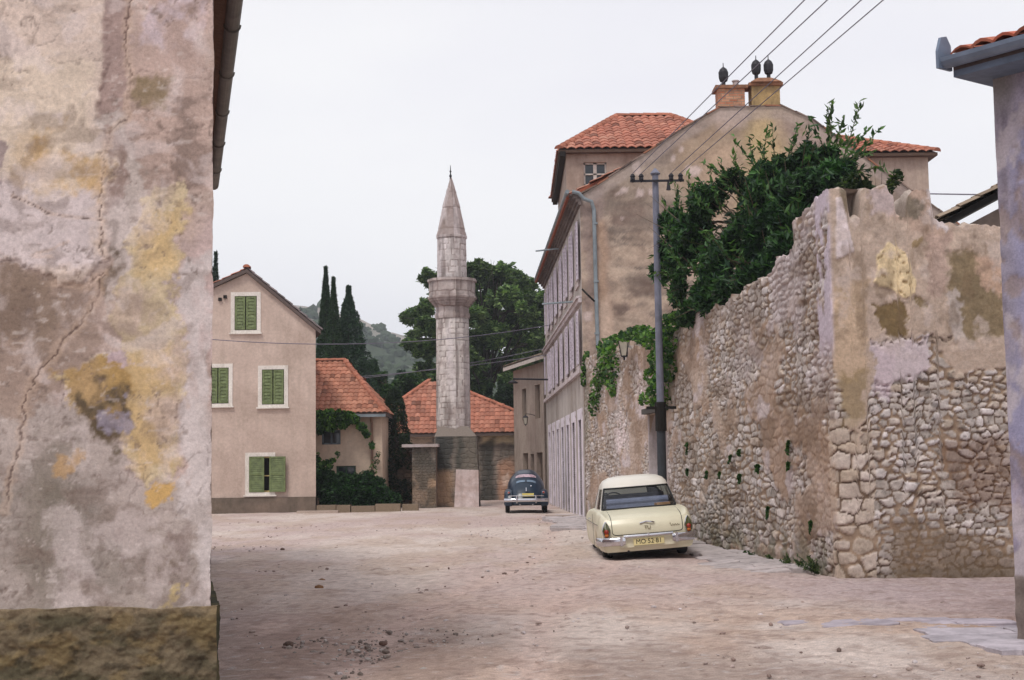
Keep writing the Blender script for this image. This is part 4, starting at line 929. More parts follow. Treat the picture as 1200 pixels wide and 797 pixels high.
mb = MB(); P4 = [Vector((E0.x, E0.y, zf+.2)), Vector((E1.x, E1.y, zf+.2)), Vector((E1.x, E1.y, zf+.2))+ux*3+up2*.95, Vector((E0.x, E0.y, zf+.2))+ux*3+up2*.95]
mb.add([tuple(p-up2*.1) for p in P4]+[(E0.x, E0.y, zf+.06), (E1.x, E1.y, zf+.06), (P4[2].x, P4[2].y, zf+.06), (P4[3].x, P4[3].y, zf+.06)], [(0, 1, 2, 3), (0, 4, 5, 1), (0, 3, 7, 4)], A3((90, 80, 80)))
tiled(mb, P4, ur, ux*3+up2*.95, .22, .36, (196, 96, 66), (206, 140, 110), (120, 62, 48)); mb.build('clay_tiles', M['tile'], rr_)
mb = MB(); G = []
for s in np.linspace(-.05, 5.5, 20):
    p = Vector((E0.x, E0.y, zf+.16))+nr*.07+ur*s; G.append([tuple(p+nr*math.cos(a)*.085+up2*math.sin(a)*.085) for a in np.linspace(0, math.pi, 9)+math.pi])
G = np.array(G); mb.grid(G); mb.grid(G+np.array([0, 0, .005]), flip=True); mb.add(G[0], [tuple(range(9))])
p = Vector((E0.x, E0.y, zf+.16))+nr*.07-ur*.06
mb.slab([(-.1, -.09), (.1, -.09), (.1, .07), (.05, .2), (-.03, .22), (-.09, .14)], [], p, nr, -ur, .03)
for s in (.9, 2.1): 
    q = Vector((E0.x, E0.y, zf+.16))+nr*.07+ur*s; mb.tube([q+nr*math.cos(a)*.095+up2*math.sin(a)*.095 for a in np.linspace(math.pi, 2*math.pi, 9)], .012, 5)
mb.build('gutter', m_plain('blue_grey_gutter', (120, 134, 154), .5, .3, .2, 4), RH)

# shed roof behind the wall, right
SD = thing('shed', (8, 24, 0), 'dark eaved tiled roof end peeping over the wall beside the lilac house', 'shed')
xa, xb = X_(1109, 22), X_(1109, 22)+3.4; za, zb_ = Z_(1109, 269, 22), Z_(1109, 269, 22)+1.75
mb = MB(); mb.slab([(xa+.35, 0), (xb, 0), (xb, zb_-.2), (xa+.35, za-.0)], [], (0, 22.2, 0), (1, 0, 0), (0, -1, 0), .3); mb.slab([(22.5, 0), (27, 0), (27, za), (22.5, za)], [], (xa+.36, 0, 0), (0, 1, 0), (-1, 0, 0), .3); mb.build('wall', M['small_house'], SD)
mb = MB(); mb.slab([(xa, za-.02), (xb, zb_-.02), (xb, zb_+.12), (xa, za+.08)], [], (0, 21.8, 0), (1, 0, 0), (0, -1, 0), 5.2); r_ = mb.build('roof', M['dark'], SD)
mb = MB(); tiled(mb, [Vector((xa, 27, za+.13)), Vector((xa, 21.75, za+.13)), Vector((xb, 21.75, zb_+.17)), Vector((xb, 27, zb_+.17))], (0, -1, 0), (3.4, 0, 1.75), .24, .36, (140, 120, 100), (176, 160, 140)); mb.build('clay_tiles', M['tile'], r_)
# ================================================================== gabled house with green shutters
Yh = 54.0
GH = thing('house', (-9, 54, 0), 'pinkish beige gabled house with green louvred shutters in white surrounds', 'house')
xa, xb = X_(172, Yh), X_(370, Yh, 500); ax_, az = X_(290, Yh, 318), Z_(290, 320, Yh)
zr, zl = Z_(370, 386, Yh), Z_(172, 372, Yh)
M['pink'] = m_plaster('pinkish_beige_render', (204, 184, 172), (186, 166, 154), (156, 140, 126), .6, .42, .006, 9, .98)
def wrect(a, b, c, d, Y=Yh): return (X_(a, Y, (c+d)/2), X_(b, Y, (c+d)/2), Z_((a+b)/2, d, Y), Z_((a+b)/2, c, Y))
opn = wrect(292, 318, 535, 577)
mb = MB(); mb.slab([(xa, -.2), (xb, -.2), (xb, zr), (ax_, az), (xa, zl)], [[(opn[0], opn[2]), (opn[1], opn[2]), (opn[1], opn[3]), (opn[0], opn[3])]], (0, Yh, 0), (1, 0, 0), (0, -1, 0), .4)
for x, n, z in ((xa, -1, zl), (xb, 1, zr)): mb.slab([(Yh+.41, -.2), (Yh+9.5, -.2), (Yh+9.5, z), (Yh+.41, z)], [], (x, 0, 0), (0, 1, 0), (n, 0, 0), .4)
mb.slab([(xa, -.2), (xb, -.2), (xb, zr), (ax_, az), (xa, zl)], [], (0, Yh+9.9, 0), (1, 0, 0), (0, 1, 0), .4)
mb.build('wall', M['pink'], GH)
mb = MB(); zp = Z_(300, 583, Yh)
mb.slab([(xa-.05, -.2), (xb+.06, -.2), (xb+.06, zp), (xa-.05, zp)], [], (0, Yh-.06, 0), (1, 0, 0), (0, -1, 0), .06); mb.slab([(Yh-.06, -.2), (Yh+9.5, -.2), (Yh+9.5, zp), (Yh-.06, zp)], [], (xb+.06, 0, 0), (0, 1, 0), (1, 0, 0), .06)
mb.build('plinth', m_plaster('grey_cement_plinth', (132, 116, 104), (112, 100, 90), (84, 78, 66), .8, .6, .01, 6, .9), GH)
def shuttered(rc, par, closed=True, Y=Yh, sur=.15):
    a, b, c, d = rc; mb = MB()
    for (p, q, r, s) in ((a-sur, a, c-sur, d+sur), (b, b+sur, c-sur, d+sur), (a, b, d, d+sur), (a, b, c-sur, c)): mb.slab([(p, r), (q, r), (q, s), (p, s)], [], (0, Y-.03, 0), (1, 0, 0), (0, -1, 0), .06)
    wn = mb.build('window', M['surround'], par); h = (b-a)/2
    mb = MB(); mb.box(((a+b)/2, Y-.05, c-sur+.02), (b-a+2*sur+.1, .12, .05)); mb.build('sill', M['surround'], wn)
    if closed:
        mb = MB(); mb.slab([(a, c), (b, c), (b, d), (a, d)], [], (0, Y-.006, 0), (1, 0, 0), (0, -1, 0), .004); mb.build('pane_or_shade_sheet', M['dark'], wn)  # dark sheet on the uncut wall, painted shade behind the closed leaves
        for i in (0, 1):
            mb = MB(); leaf_shutter(mb, (a+i*h+.02, Y-.012, c+.02), (1, 0, 0), (0, -1, 0), h-.04, d-c-.04, 9); mb.build('shutter', M['shutter'], wn)
    return wn
for r in ((275, 301, 347, 387), (243, 268, 431, 473), (307, 333, 433, 474)): shuttered(wrect(*r), GH)
# the open ground floor window: left leaf nearly shut, right leaf folded out over the wall
a, b, c, d = opn; wn = shuttered(opn, GH, False); hw = (b-a)*.68
mb = MB(); leaf_shutter(mb, (a+.0, Yh-.02, c+.01), (1, 0, 0), (0, -1, 0), hw, d-c-.02, 15); mb.build('shutter', M['shutter'], wn)
mb = MB(); u2 = Vector((math.cos(R(-12)), math.sin(R(-12)), 0)); leaf_shutter(mb, (b-.06, Yh-.05, c+.01), u2, Vector((u2.y, -u2.x, 0)), .64, d-c-.02, 15); mb.build('shutter', M['shutter'], wn)
mb = MB()
for (p, q, r, s) in ((a, a+.06, c, d), (b-.06, b, c, d), ((a+b)/2+.06, (a+b)/2+.12, c, d), (a, b, c, c+.06), (a, b, d-.06, d), (a, b, c+.6, c+.64)): mb.slab([(p, r), (q, r), (q, s), (p, s)], [], (0, Yh+.1, 0), (1, 0, 0), (0, -1, 0), .05)
mb.build('frame', m_plain('ochre_wood', (196, 176, 120), .6), wn)
mb = MB(); mb.slab([(a, c), (b, c), (b, d), (a, d)], [], (0, Yh+.2, 0), (1, 0, 0), (0, -1, 0), .03); mb.build('pane_or_shade_sheet', M['dark'], wn)  # flat dark sheet stands in for the unlit room behind the opening
for px, py in ((258, 351), (264, 348)):
    mb = MB(); p = at(px, py, Yh); mb.box((p.x, Yh-.04, p.z), (.12, .12, .12)); mb.build('bracket', M['dark'], GH)
def roof2(p4, u, v, par, tw=.26, th=.38, under=(96, 84, 80), **kw):
    mb = MB(); p4 = [Vector(p) for p in p4]; mb.add([tuple(p) for p in p4]+[tuple(p-Vector((0, 0, .14))) for p in p4], [(0, 1, 2, 3)[:len(p4)] if len(p4) == 4 else (0, 1, 2), tuple(range(2*len(p4)-1, len(p4)-1, -1))]+[(i, (i+1) % len(p4), len(p4)+(i+1) % len(p4), len(p4)+i) for i in range(len(p4))], A3(under))
    r = mb.build('roof', M['rubble'], par); fixn(r)
    mb = MB(); tiled(mb, [p+Vector((0, 0, .02)) for p in p4], u, v, tw, th, **kw); mb.build('clay_tiles', M['tile'], r); return r
ya_, yb_ = Yh-.18, Yh+10
def ext(x1, z1, x2, z2, e): t = e/math.hypot(x2-x1, z2-z1); return x1-(x2-x1)*t, z1-(z2-z1)*t
xr, z_r = ext(xb, zr, ax_, az, .3); xl, z_l = ext(xa, zl, ax_, az, .3); o_ = .14
roof2([(xl, yb_, z_l+o_), (xl, ya_, z_l+o_), (ax_, ya_, az+o_), (ax_, yb_, az+o_)], (0, -1, 0), (ax_-xl, 0, az-z_l), GH, base=(190, 110, 84))
roof2([(xr, ya_, z_r+o_), (xr, yb_, z_r+o_), (ax_, yb_, az+o_), (ax_, ya_, az+o_)], (0, 1, 0), (ax_-xr, 0, az-z_r), GH, base=(128, 112, 112), pale=(150, 136, 134))
mb = MB(); ridge_tiles(mb, (ax_, ya_-.05, az+o_+.08), (ax_, yb_, az+o_+.08)); mb.build('ridge_tiles', M['tile'], GH)

# ================================================================== small cream house
Yc = 57.0
CH = thing('house', (-7, 57, 0), 'low cream house with orange hipped tile roof behind the hedge', 'house')
xb = X_(448, Yc, 520); xa = X_(330, Yc); ze = Z_(440, 487, Yc)
w1 = wrect(377, 399, 504, 521, Yc); w2 = wrect(394, 417, 546, 566, Yc)
mb = MB(); mb.slab([(xa, -.2), (xb, -.2), (xb, ze), (xa, ze)], [[(a, c), (b, c), (b, d), (a, d)] for a, b, c, d in (w1, w2)], (0, Yc, 0), (1, 0, 0), (0, -1, 0), .35)
mb.slab([(Yc+.36, -.2), (Yc+6, -.2), (Yc+6, ze), (Yc+.36, ze)], [], (xb, 0, 0), (0, 1, 0), (1, 0, 0), .35)
mb.build('wall', m_plaster('cream_pink_render', (222, 202, 182), (212, 188, 168), (184, 160, 140), .4, .35, .005, 6, .93), CH)
for (a, b, c, d), col in ((w1, (104, 116, 126)), (w2, (56, 84, 64))):
    mb = MB()
    for (p, q, r, s) in ((a, a+.07, c, d), (b-.07, b, c, d), ((a+b)/2-.03, (a+b)/2+.03, c, d), (a, b, c, c+.06), (a, b, d-.06, d)): mb.slab([(p, r), (q, r), (q, s), (p, s)], [], (0, Yc+.08, 0), (1, 0, 0), (0, -1, 0), .05)
    wn = mb.build('window', m_plain('painted_wood', col, .6), CH); mb = MB(); mb.slab([(a, c), (b, c), (b, d), (a, d)], [], (0, Yc+.14, 0), (1, 0, 0), (0, -1, 0), .03); mb.build('pane_or_shade_sheet', M['glass'], wn)
ye = Yc-.4; zr_ = Z_(400, 424, Yc+3); rx = X_(404, Yc+3, 424); ex = X_(452, ye, 486); ze2 = Z_(445, 484, ye)
roof2([(xa-.3, ye, ze2), (ex, ye, ze2), (rx, Yc+3, zr_), (xa-.3, Yc+3, zr_)], (1, 0, 0), (0, Yc+3-ye, zr_-ze2), CH, .22, .30, base=(180, 116, 90), pale=(202, 156, 128), jit=.35, pdark=.05)
roof2([(ex, ye, ze2), (ex, Yc+6.4, ze2), (rx, Yc+3, zr_)], (0, 1, 0), (rx-ex, 0, zr_-ze2), CH, .22, .30, base=(174, 112, 86))
roof2([(ex, Yc+6.4, ze2), (xa-.3, Yc+6.4, ze2), (xa-.3, Yc+3, zr_), (rx, Yc+3, zr_)], (-1, 0, 0), (0, -(Yc+3-ye), zr_-ze2), CH, .25, .36)
mb = MB(); ridge_tiles(mb, (ex, ye, ze2+.06), (rx, Yc+3, zr_+.08), .12, .36); ridge_tiles(mb, (rx, Yc+3, zr_+.08), (xa, Yc+3, zr_+.08), .12, .36); mb.build('ridge_tiles', M['tile'], CH)
mb = MB(); mb.box(((xa+ex)/2, ye-.06, ze2-.1), (ex-xa, .12, .11)); mb.build('gutter', zg, CH)
mb = MB(); px = X_(436, Yc, 520); mb.tube([(px, ye, ze2-.1), (px, Yc-.08, ze2-.4), (px, Yc-.08, .3)], .05, 8); mb.build('downpipe', m_plain('brown_pipe', (128, 100, 84), .7), CH)

# ================================================================== minaret
Ym = 60.0
MN = thing('minaret', (X_(531, Ym, 560), Ym, 0), 'slender pale stone minaret with single balcony and pointed cone', 'minaret')
mx_ = X_(531, Ym, 450)
def stonecol(TH, Z, Rr, ch=.24, cw=.36, tint=(214, 206, 202), s=130, k=1.05):
    U = TH*Rr; a, e, i = stones(U, Z, cw, ch, s, .12, 8); e = ss(.03, .10, e)
    col = A3((140, 126, 120), k)*(1-e[..., None])+(A3(tint, k)*(.84+.22*i)[..., None])*e[..., None]
    f = fbm(U*2, Z*2, s+1, 5); col = lay(col, ss(.5, .66, f)*.6, A3((148, 132, 128), k)); col = lay(col, ss(.50, .66, fbm(U*1.1, Z*.4, s+2, 6))*.45, A3((222, 214, 216), k)); col = lay(col, ss(.54, .68, fbm(U*3.2, Z*.35, s+3, 6))*.6, A3((116, 104, 100), k)); col = col*(.8+.4*fbm(U*6, Z*6, s+4, 5))[..., None]
    return col, e
def ring(prof, n=112, poly=None, **kw):
    """prof: (radius, z) down to up; poly: number of flat sides"""
    zs, rs = [], []
    for (r1, z1), (r2, z2) in zip(prof[:-1], prof[1:]):
        m_ = max(1, int(abs(z2-z1)/.035)+int(abs(r2-r1)/.08)); t = np.arange(m_)/m_; zs += list(z1+(z2-z1)*t); rs += list(r1+(r2-r1)*t)
    zs.append(prof[-1][1]); rs.append(prof[-1][0]); zs, rs = np.array(zs), np.array(rs)
    th = np.linspace(0, 2*math.pi, n+1); T, Z = np.meshgrid(th, zs, indexing='ij'); Rr = np.repeat(rs[None], n+1, 0)
    if poly: ph = (T % (2*math.pi/poly))-math.pi/poly; Rr = Rr*math.cos(math.pi/poly)/np.cos(ph)
    col, e = stonecol(T, Z, .75, **kw); Rr = Rr-(1-e)*.012+(fbm(T*3, Z*3, 140, 4)-.5)*.012
    return np.stack([mx_+Rr*np.cos(T-math.pi/2+.2), Ym+Rr*np.sin(T-math.pi/2+.2), Z], -1), col, T, Z
M['ashlar'] = m_attr('minaret_stone', 9, .22, .012, 18)
zz = lambda y: Z_(531, y, Ym)
G, col, T, Z = ring([(.72, zz(503)), (.735, zz(500)), (.70, zz(374)), (.70, zz(372))], 112, 12)
lo = ss(zz(410), zz(470), Z)*0; mb = MB(); mb.grid(G, col); mb.build('shaft', M['ashlar'], MN, True); smooth_by(bpy.context.scene.objects[-1], 25)
sc = 1667/Ym
prof = [(.735, zz(374)), (.76, zz(371)), (.76, zz(368)), (.715, zz(367.8)), (.72, zz(361)), (.80, zz(359)), (.82, zz(357)), (.88, zz(356.8)), (.91, zz(354)), (.97, zz(353.8)), (1.0, zz(351)), (1.05, zz(350.8)), (1.06, zz(348.5)), (1.0, zz(348)), (1.0, zz(331.5)), (1.06, zz(331)), (1.06, zz(328)), (.93, zz(328)), (.93, zz(345)), (.6, zz(345))]
G, col, T, Z = ring(prof, 112, 12, ch=.6, cw=.5, tint=(184, 172, 168), s=150); mb = MB(); mb.grid(G, col); bal = mb.build('balcony', M['ashlar'], MN)
G, col, T, Z = ring([(.645, zz(346)), (.625, zz(280)), (.66, zz(279.5)), (.67, zz(277)), (.61, zz(276.5))], 112, 12, tint=(210, 202, 200), s=160); mb = MB(); mb.grid(G, col); mb.build('upper_shaft', M['ashlar'], MN, True); smooth_by(bpy.context.scene.objects[-1], 25)
G, col, T, Z = ring([(.66, zz(277)), (.60, zz(271)), (.39, zz(244)), (.40, zz(243.6)), (.22, zz(226)), (.23, zz(225.6)), (.03, zz(208))], 96, 12, ch=.9, cw=3, tint=(166, 152, 148), s=170)
mb = MB(); mb.grid(G, col); mb.build('cone', M['ashlar'], MN)
mb = MB(); z0 = zz(210); mb.lathe([(.05, 0), (.03, .08), (.07, .14), (.03, .2), (.02, .28), (.05, .33), (.02, .38), (.012, .6)], (mx_-.02, Ym, z0), 10); mb.build('finial', M['cowl'], MN)
# square foot with sloping shoulders and a whitewashed panel
def blockface(pts, nrm, nu, nv, s, paint, cw=.32, ch=.20, rel=.018):
    """pts: bl, br, tr, tl corner points"""
    bl, br, tr, tl = [np.array(p, float) for p in pts]; a = np.linspace(0, 1, nu)[:, None, None]; b = np.linspace(0, 1, nv)[None, :, None]
    G = (bl*(1-a)+br*a)*(1-b)+(tl*(1-a)+tr*a)*b; U = G[..., 0]+G[..., 1]; Z = G[..., 2]
    f, e, i = stones(U+(fbm(U*1.5, Z*1.5, s, 3)-.5)*.12, Z+(fbm(U*1.5, Z*1.5, s+1, 3)-.5)*.1, cw, ch, s, .3, 4); bd = ss(.04, .3, e)
    k = .95; col = A3((134, 120, 108), k)*(1-bd[..., None])+A3((160, 144, 132), k)*((.85+.3*i)*bd)[..., None]; col = col*.6+A3((140, 128, 118), k)*.4*(.7+.6*fbm(U*9, Z*9, s+9, 5))[..., None]
    px, py = proj(G[..., 0], G[..., 1], Z); col = paint(col, px, py, U, Z)
    return G+np.array(nrm)*((bd-.5)*rel+(fbm(U*5, Z*5, s+3, 4)-.5)*rel)[..., None], col
def paintf(col, px, py, U, Z, k=.95):
    n = (fbm(U*2, Z*2, 181, 5)-.5); wx = px+n*9; wy = py+n*9; st = fbm(U*3, Z*.5, 182, 6)
    def P(poly, c, soft=1.5, mul=1.):
        nonlocal col
        mk = ss(soft, -soft, pdist(wx, wy, poly))*mul; col = lay(col, mk, A3(c, k)*(.8+.4*fbm(U*5, Z*5, 183, 4)[..., None]))
    P([(466, 500), (612, 500), (612, 600), (466, 600)], (146, 136, 128), 4, .45)
    col = lay(col, ss(.42, .56, st)*.6, A3((74, 72, 70), k)); col = col*(.7+.6*fbm(U*7, Z*7, 184, 5))[..., None]
    P([(511, 500), (532, 505), (528, 556), (510, 566)], (62, 64, 62), 4, .9); P([(530, 503), (560, 503), (562, 552), (532, 552)], (100, 96, 86), 4, .7); P([(535, 505), (542, 505), (540, 548), (534, 548)], (62, 64, 60), 3, .7)
    P([(505, 556), (530, 552), (532, 592), (502, 592)], (176, 146, 118), 5, .75); P([(478, 545), (508, 555), (508, 592), (480, 592)], (166, 142, 120), 5, .55)
    P([(562, 502), (612, 502), (612, 519), (562, 521)], (206, 190, 160), 2.5, .9); P([(562, 520), (580, 512), (578, 592), (562, 592)], (66, 66, 62), 4, .85); P([(484, 524), (508, 524), (508, 545), (484, 545)], (84, 78, 70), 5, .7)
    P([(583, 545), (604, 535), (606, 594), (584, 594)], (186, 144, 118), 4, .75); P([(580, 520), (612, 520), (612, 545), (584, 542)], (108, 100, 92), 5, .6)
    P([(586, 558), (596, 553), (600, 568), (590, 570)], (222, 200, 186), 2, .6)
    P([(478, 500), (512, 500), (508, 520), (478, 520)], (206, 186, 166), 2, .8)
    return col
xl_, xr_ = X_(507, Ym-1, 590), X_(562, Ym-1, 590); tl_, tr_ = X_(514, Ym-.8, 505), X_(557, Ym-.8, 505); zt_ = zz(512); y0_ = Ym-1.0; y1_ = Ym+1.0
mb = MB()
G, c = blockface([(xl_, y0_, -.1), (xr_, y0_, -.1), (xr_-.1, y0_, zt_), (xl_+.1, y0_, zt_)], (0, -1, 0), 90, 140, 190, paintf); mb.grid(G, c)
for xx, xt in ((xl_, xl_+.1), (xr_, xr_-.1)):
    sg = -1 if xx == xl_ else 1
    G, c = blockface([(xx, y0_, -.1), (xx, y1_, -.1), (xt, y1_, zt_), (xt, y0_, zt_)], (sg, 0, 0), 60, 100, 195, paintf); mb.grid(G, c)
mb.add([(xl_+.1, y0_, zt_), (xr_-.1, y0_, zt_), (xr_-.1, y1_, zt_), (xl_+.1, y1_, zt_), (mx_-.62, Ym-.62, zz(500)), (mx_+.62, Ym-.62, zz(500)), (mx_+.62, Ym+.62, zz(500)), (mx_-.62, Ym+.62, zz(500))], [(0, 1, 5, 4), (1, 2, 6, 5), (2, 3, 7, 6), (3, 0, 4, 7), (4, 5, 6, 7)], A3((132, 122, 114)))
mb.build('base', M['rubble'], MN)
mb = MB(); pa, pb = X_(532, y0_, 575), X_(561, y0_, 575); mb.slab([(pa, -.1), (pb, -.1), (pb, Z_(545, 551, y0_)), (pa+.1, Z_(545, 550, y0_))], [], (0, y0_-.09, 0), (1, 0, 0), (0, -1, 0), .12); mb.build('whitewashed_panel', m_plaster('whitewash', (232, 218, 216), (204, 182, 176), (150, 128, 116), 1.2, .5, .01, 8, .95), MN)

# ================================================================== mosque
MQ = thing('mosque', (-1.4, 64, 0), 'low stone mosque with broad red hipped tile roof behind the minaret', 'mosque')
Yq = 70.6; ql, qr = X_(432, Yq, 510), X_(654, Yq, 510); qe = Z_(580, 508, Yq); mb = MB()
G, c = blockface([(ql, Yq, -.1), (qr, Yq, -.1), (qr, Yq, qe), (ql, Yq, qe)], (0, -1, 0), 220, 130, 200, paintf, .4, .24, .02); mb.grid(G, c)
G, c = blockface([(qr, Yq, -.1), (qr, Yq+7, -.1), (qr, Yq+7, qe), (qr, Yq, qe)], (1, 0, 0), 90, 60, 202, paintf); mb.grid(G, c)
G, c = blockface([(ql, Yq, -.1), (ql, Yq+7, -.1), (ql, Yq+7, qe), (ql, Yq, qe)], (-1, 0, 0), 90, 60, 203, paintf); mb.grid(G, c)
mb.add([(ql, Yq+7, 0), (qr, Yq+7, 0), (qr, Yq+7, qe), (ql, Yq+7, qe)], [(0, 1, 2, 3)], A3((140, 120, 110)))
mb.build('wall', M['rubble'], MQ)
ye = Yq-.4; yb2 = Yq+7.4; ym = (ye+yb2)/2; pk = Z_(509, 447, ym); L_, R_ = ql-.75, qr+.3; pxm = X_(509, ym, 447); zE_ = qe+.02
kw = dict(base=(172, 106, 82), pale=(196, 148, 124), jit=.5)
roof2([(L_, ye, zE_), (R_, ye, zE_), (pxm+.3, ym, pk), (pxm-.3, ym, pk)], (1, 0, 0), (0, ym-ye, pk-zE_), MQ, .25, .36, **kw)
roof2([(R_, ye, zE_), (R_, yb2, zE_), (pxm+.3, ym, pk)], (0, 1, 0), (pxm+.3-R_, 0, pk-zE_), MQ, .25, .36, **kw)
roof2([(L_, yb2, zE_), (L_, ye, zE_), (pxm-.3, ym, pk)], (0, -1, 0), (pxm-.3-L_, 0, pk-zE_), MQ, .25, .36, **kw)
mb = MB(); ridge_tiles(mb, (L_, ye, zE_+.05), (pxm-.3, ym, pk+.06), .14, .4); mb.build('ridge_tiles', M['tile'], MQ); mb = MB(); ridge_tiles(mb, (R_, ye, zE_+.05), (pxm+.3, ym, pk+.06), .14, .4); mb.build('ridge_tiles', M['tile'], MQ)
# forecourt wall with slab coping left of the minaret
FW = thing('courtyard_wall', (X_(490, 58), 58, 0), 'stained stone courtyard wall with flat slab coping left of the minaret foot', 'wall')
fa, fb = X_(483, 58, 560), X_(511, 58, 560); zf_ = Z_(495, 524, 58); mb = MB()
G, c = blockface([(fa, 58, -.1), (fb, 58, -.1), (fb, 58, zf_), (fa, 58, zf_)], (0, -1, 0), 70, 140, 210, lambda col, px, py, U, Z: lay(paintf(col, px, py, U, Z), ss(.42, .6, fbm(U*3, Z*2, 213, 6))*.7, A3((84, 80, 72), .9)), .2, .12, .02); mb.grid(G, c)
G, c = blockface([(fa, 58, -.1), (fa, 60, -.1), (fa, 60, zf_), (fa, 58, zf_)], (-1, 0, 0), 50, 60, 211, paintf); mb.grid(G, c)
mb.add([(fb, 58, 0), (fb, 61, 0), (fb, 61, zf_), (fb, 58, zf_)], [(0, 1, 2, 3)], A3((130, 112, 100)))
f2 = X_(452, 60, 560); G, c = blockface([(f2, 60, -.1), (fa+.1, 60, -.1), (fa+.1, 60, zf_), (f2, 60, zf_)], (0, -1, 0), 60, 80, 212, lambda col, px, py, U, Z: lay(col, np.ones(U.shape)*.6, A3((110, 86, 70), .8)), .3, .2, .04); mb.grid(G, c)
mb.build('masonry', M['rubble'], FW)
mb = MB(); mb.box(((fa+fb)/2-.15, 59.0, zf_+.06), (fb-fa+.5, 2.3, .12)); mb.build('coping', M['pale_stone'], FW)
# low kerb wall in front of the hedge
mb = MB(); x = X_(371, 53.4, 598)
while x < X_(470, 53.4, 598):
    wv = random.uniform(.5, 1.1); mb.box((x+wv/2, 53.5+random.uniform(-.05, .05)+(.6 if x > X_(455, 53.4, 598) else 0), .10), (wv-.03, .45, random.uniform(.26, .42)), random.uniform(-.03, .03), A3((150, 132, 112), random.uniform(.7, 1))); x += wv
mb.build('edging_wall', M['rubble'], cat='low wall', label='low stone edging along the foot of the hedge beside the shuttered house')
mb = MB(); mb.box((X_(372, 52.6, 602), 52.7, .04), (1.5, .5, .12), .05, A3((186, 168, 156), .9)); mb.build('doorstep', M['rubble'], cat='step', label='single worn flat stone at the corner of the shuttered house')
mb = MB(); mb.box((X_(660, 44, 604), 44.6, .03), (1.0, .7, .12), .1, A3((176, 160, 150), .9)); mb.build('doorstep', M['rubble'], cat='step', label='flat stone slab lying before the first doors of the tall house')

# ================================================================== hill and far planting
def hill():
    xs = np.linspace(-420, 320, 190); ys = np.linspace(230, 760, 90); X, Y = np.meshgrid(xs, ys, indexing='ij')
    ridge = np.interp(X, [-420, -170, -115, -75, -48, -25, 20, 120, 320], [98, 82, 71, 66, 57, 50, 42, 30, 16])
    t = np.clip((Y-230)/330, 0, 1); prof = t**.85; prof = np.where(Y > 560, 1-((Y-560)/420)**2, prof)
    Z = ridge*prof*(1+.0*X)+(fbm(X/40, Y/40, 220, 5)-.5)*12*ss(.1, .5, t)+(fbm(X/9, Y/9, 221, 4)-.5)*3*ss(.1, .5, t)-1
    f = fbm(X/16, Y/16, 222, 5); k = .85; col = np.ones(X.shape+(3,))*A3((150, 142, 134), k); col = lay(col, ss(.4, .6, f), A3((172, 162, 152), k)); gr = ss(.42, .6, fbm(X/24, Y/30, 223, 5)+(.72-prof)*.7); col = lay(col, gr, A3((70, 84, 60), .7))
    mb = MB(); mb.grid(np.stack([X, Y, Z], -1), col, flip=False); o = mb.build('hill', m_attr('rocky_hillside', .25, .3, .5, .5), smooth=True, kind='structure', label='bare rocky hill with scrub'); 
    return xs, ys, Z, gr
xs_, ys_, HZ, HG = hill()
def hz(x, y):
    i = np.clip(np.searchsorted(xs_, x)-1, 0, len(xs_)-2); j = np.clip(np.searchsorted(ys_, y)-1, 0, len(ys_)-2); return HZ[i, j], HG[i, j]
import bmesh
bm = bmesh.new(); bmesh.ops.create_icosphere(bm, subdivisions=1, radius=1); bm.verts.index_update(); bm.verts.ensure_lookup_table(); IV = np.array([v.co[:] for v in bm.verts]); IF = [[v.index for v in f.verts] for f in bm.faces]; bm.free()
mb = MB(); cnt = 0
for _ in range(9000):
    x = rng.uniform(-190, 40); y = rng.uniform(270, 575); z, g = hz(x, y)
    if rng.random() > .05+g*.5: continue
    s = rng.uniform(.6, 2.2); V = IV*(1+rng.normal(0, .16, (len(IV), 1)))*np.array([s, s, s*rng.uniform(.8, 1.4)])+np.array([x, y, z+s*.4]); mb.add(V, IF, A3((62, 78, 52), rng.uniform(.45, 1.0)))
mb.build('scrub', M['bark'], kind='stuff', label='dark scrub and pines scattered over the far hillside')
# shear the shuttered house so its flank runs back out of sight like the near one's
for o in [c for c in COL.objects if c.type == 'MESH']:
    r = o
    while r.parent: r = r.parent
    if r is GH:
        for v in o.data.vertices:
            y = v.co.y
            if y > Yh+.05: v.co.x -= .25*(y-Yh-.05)

# ================================================================== trees
def tree(name, label, trunk, top, r0, clumps, per, size, dark, light, k=1.0, group=None, nl=None, bark=(85, 70, 60), seed=1, **kw):
    t = thing(name, trunk, label, 'tree', group)
    mb = MB(); limbs(mb, trunk, clumps if nl is None else clumps[:nl], r0, top, bark, seed); mb.build('trunk', M['bark'], t, True)
    mb = MB(); clump_leaves(mb, clumps, per, size, dark, light, k, **kw); mb.build('crown', M['leaf'], t)
    return t
def cl(px, py, Y, r, ry=None, rz=None):
    p = at(px, py, Y); s = Y/F; return (p.x, Y, p.z, r*s, (ry or r)*s, (rz or r*.8)*s)
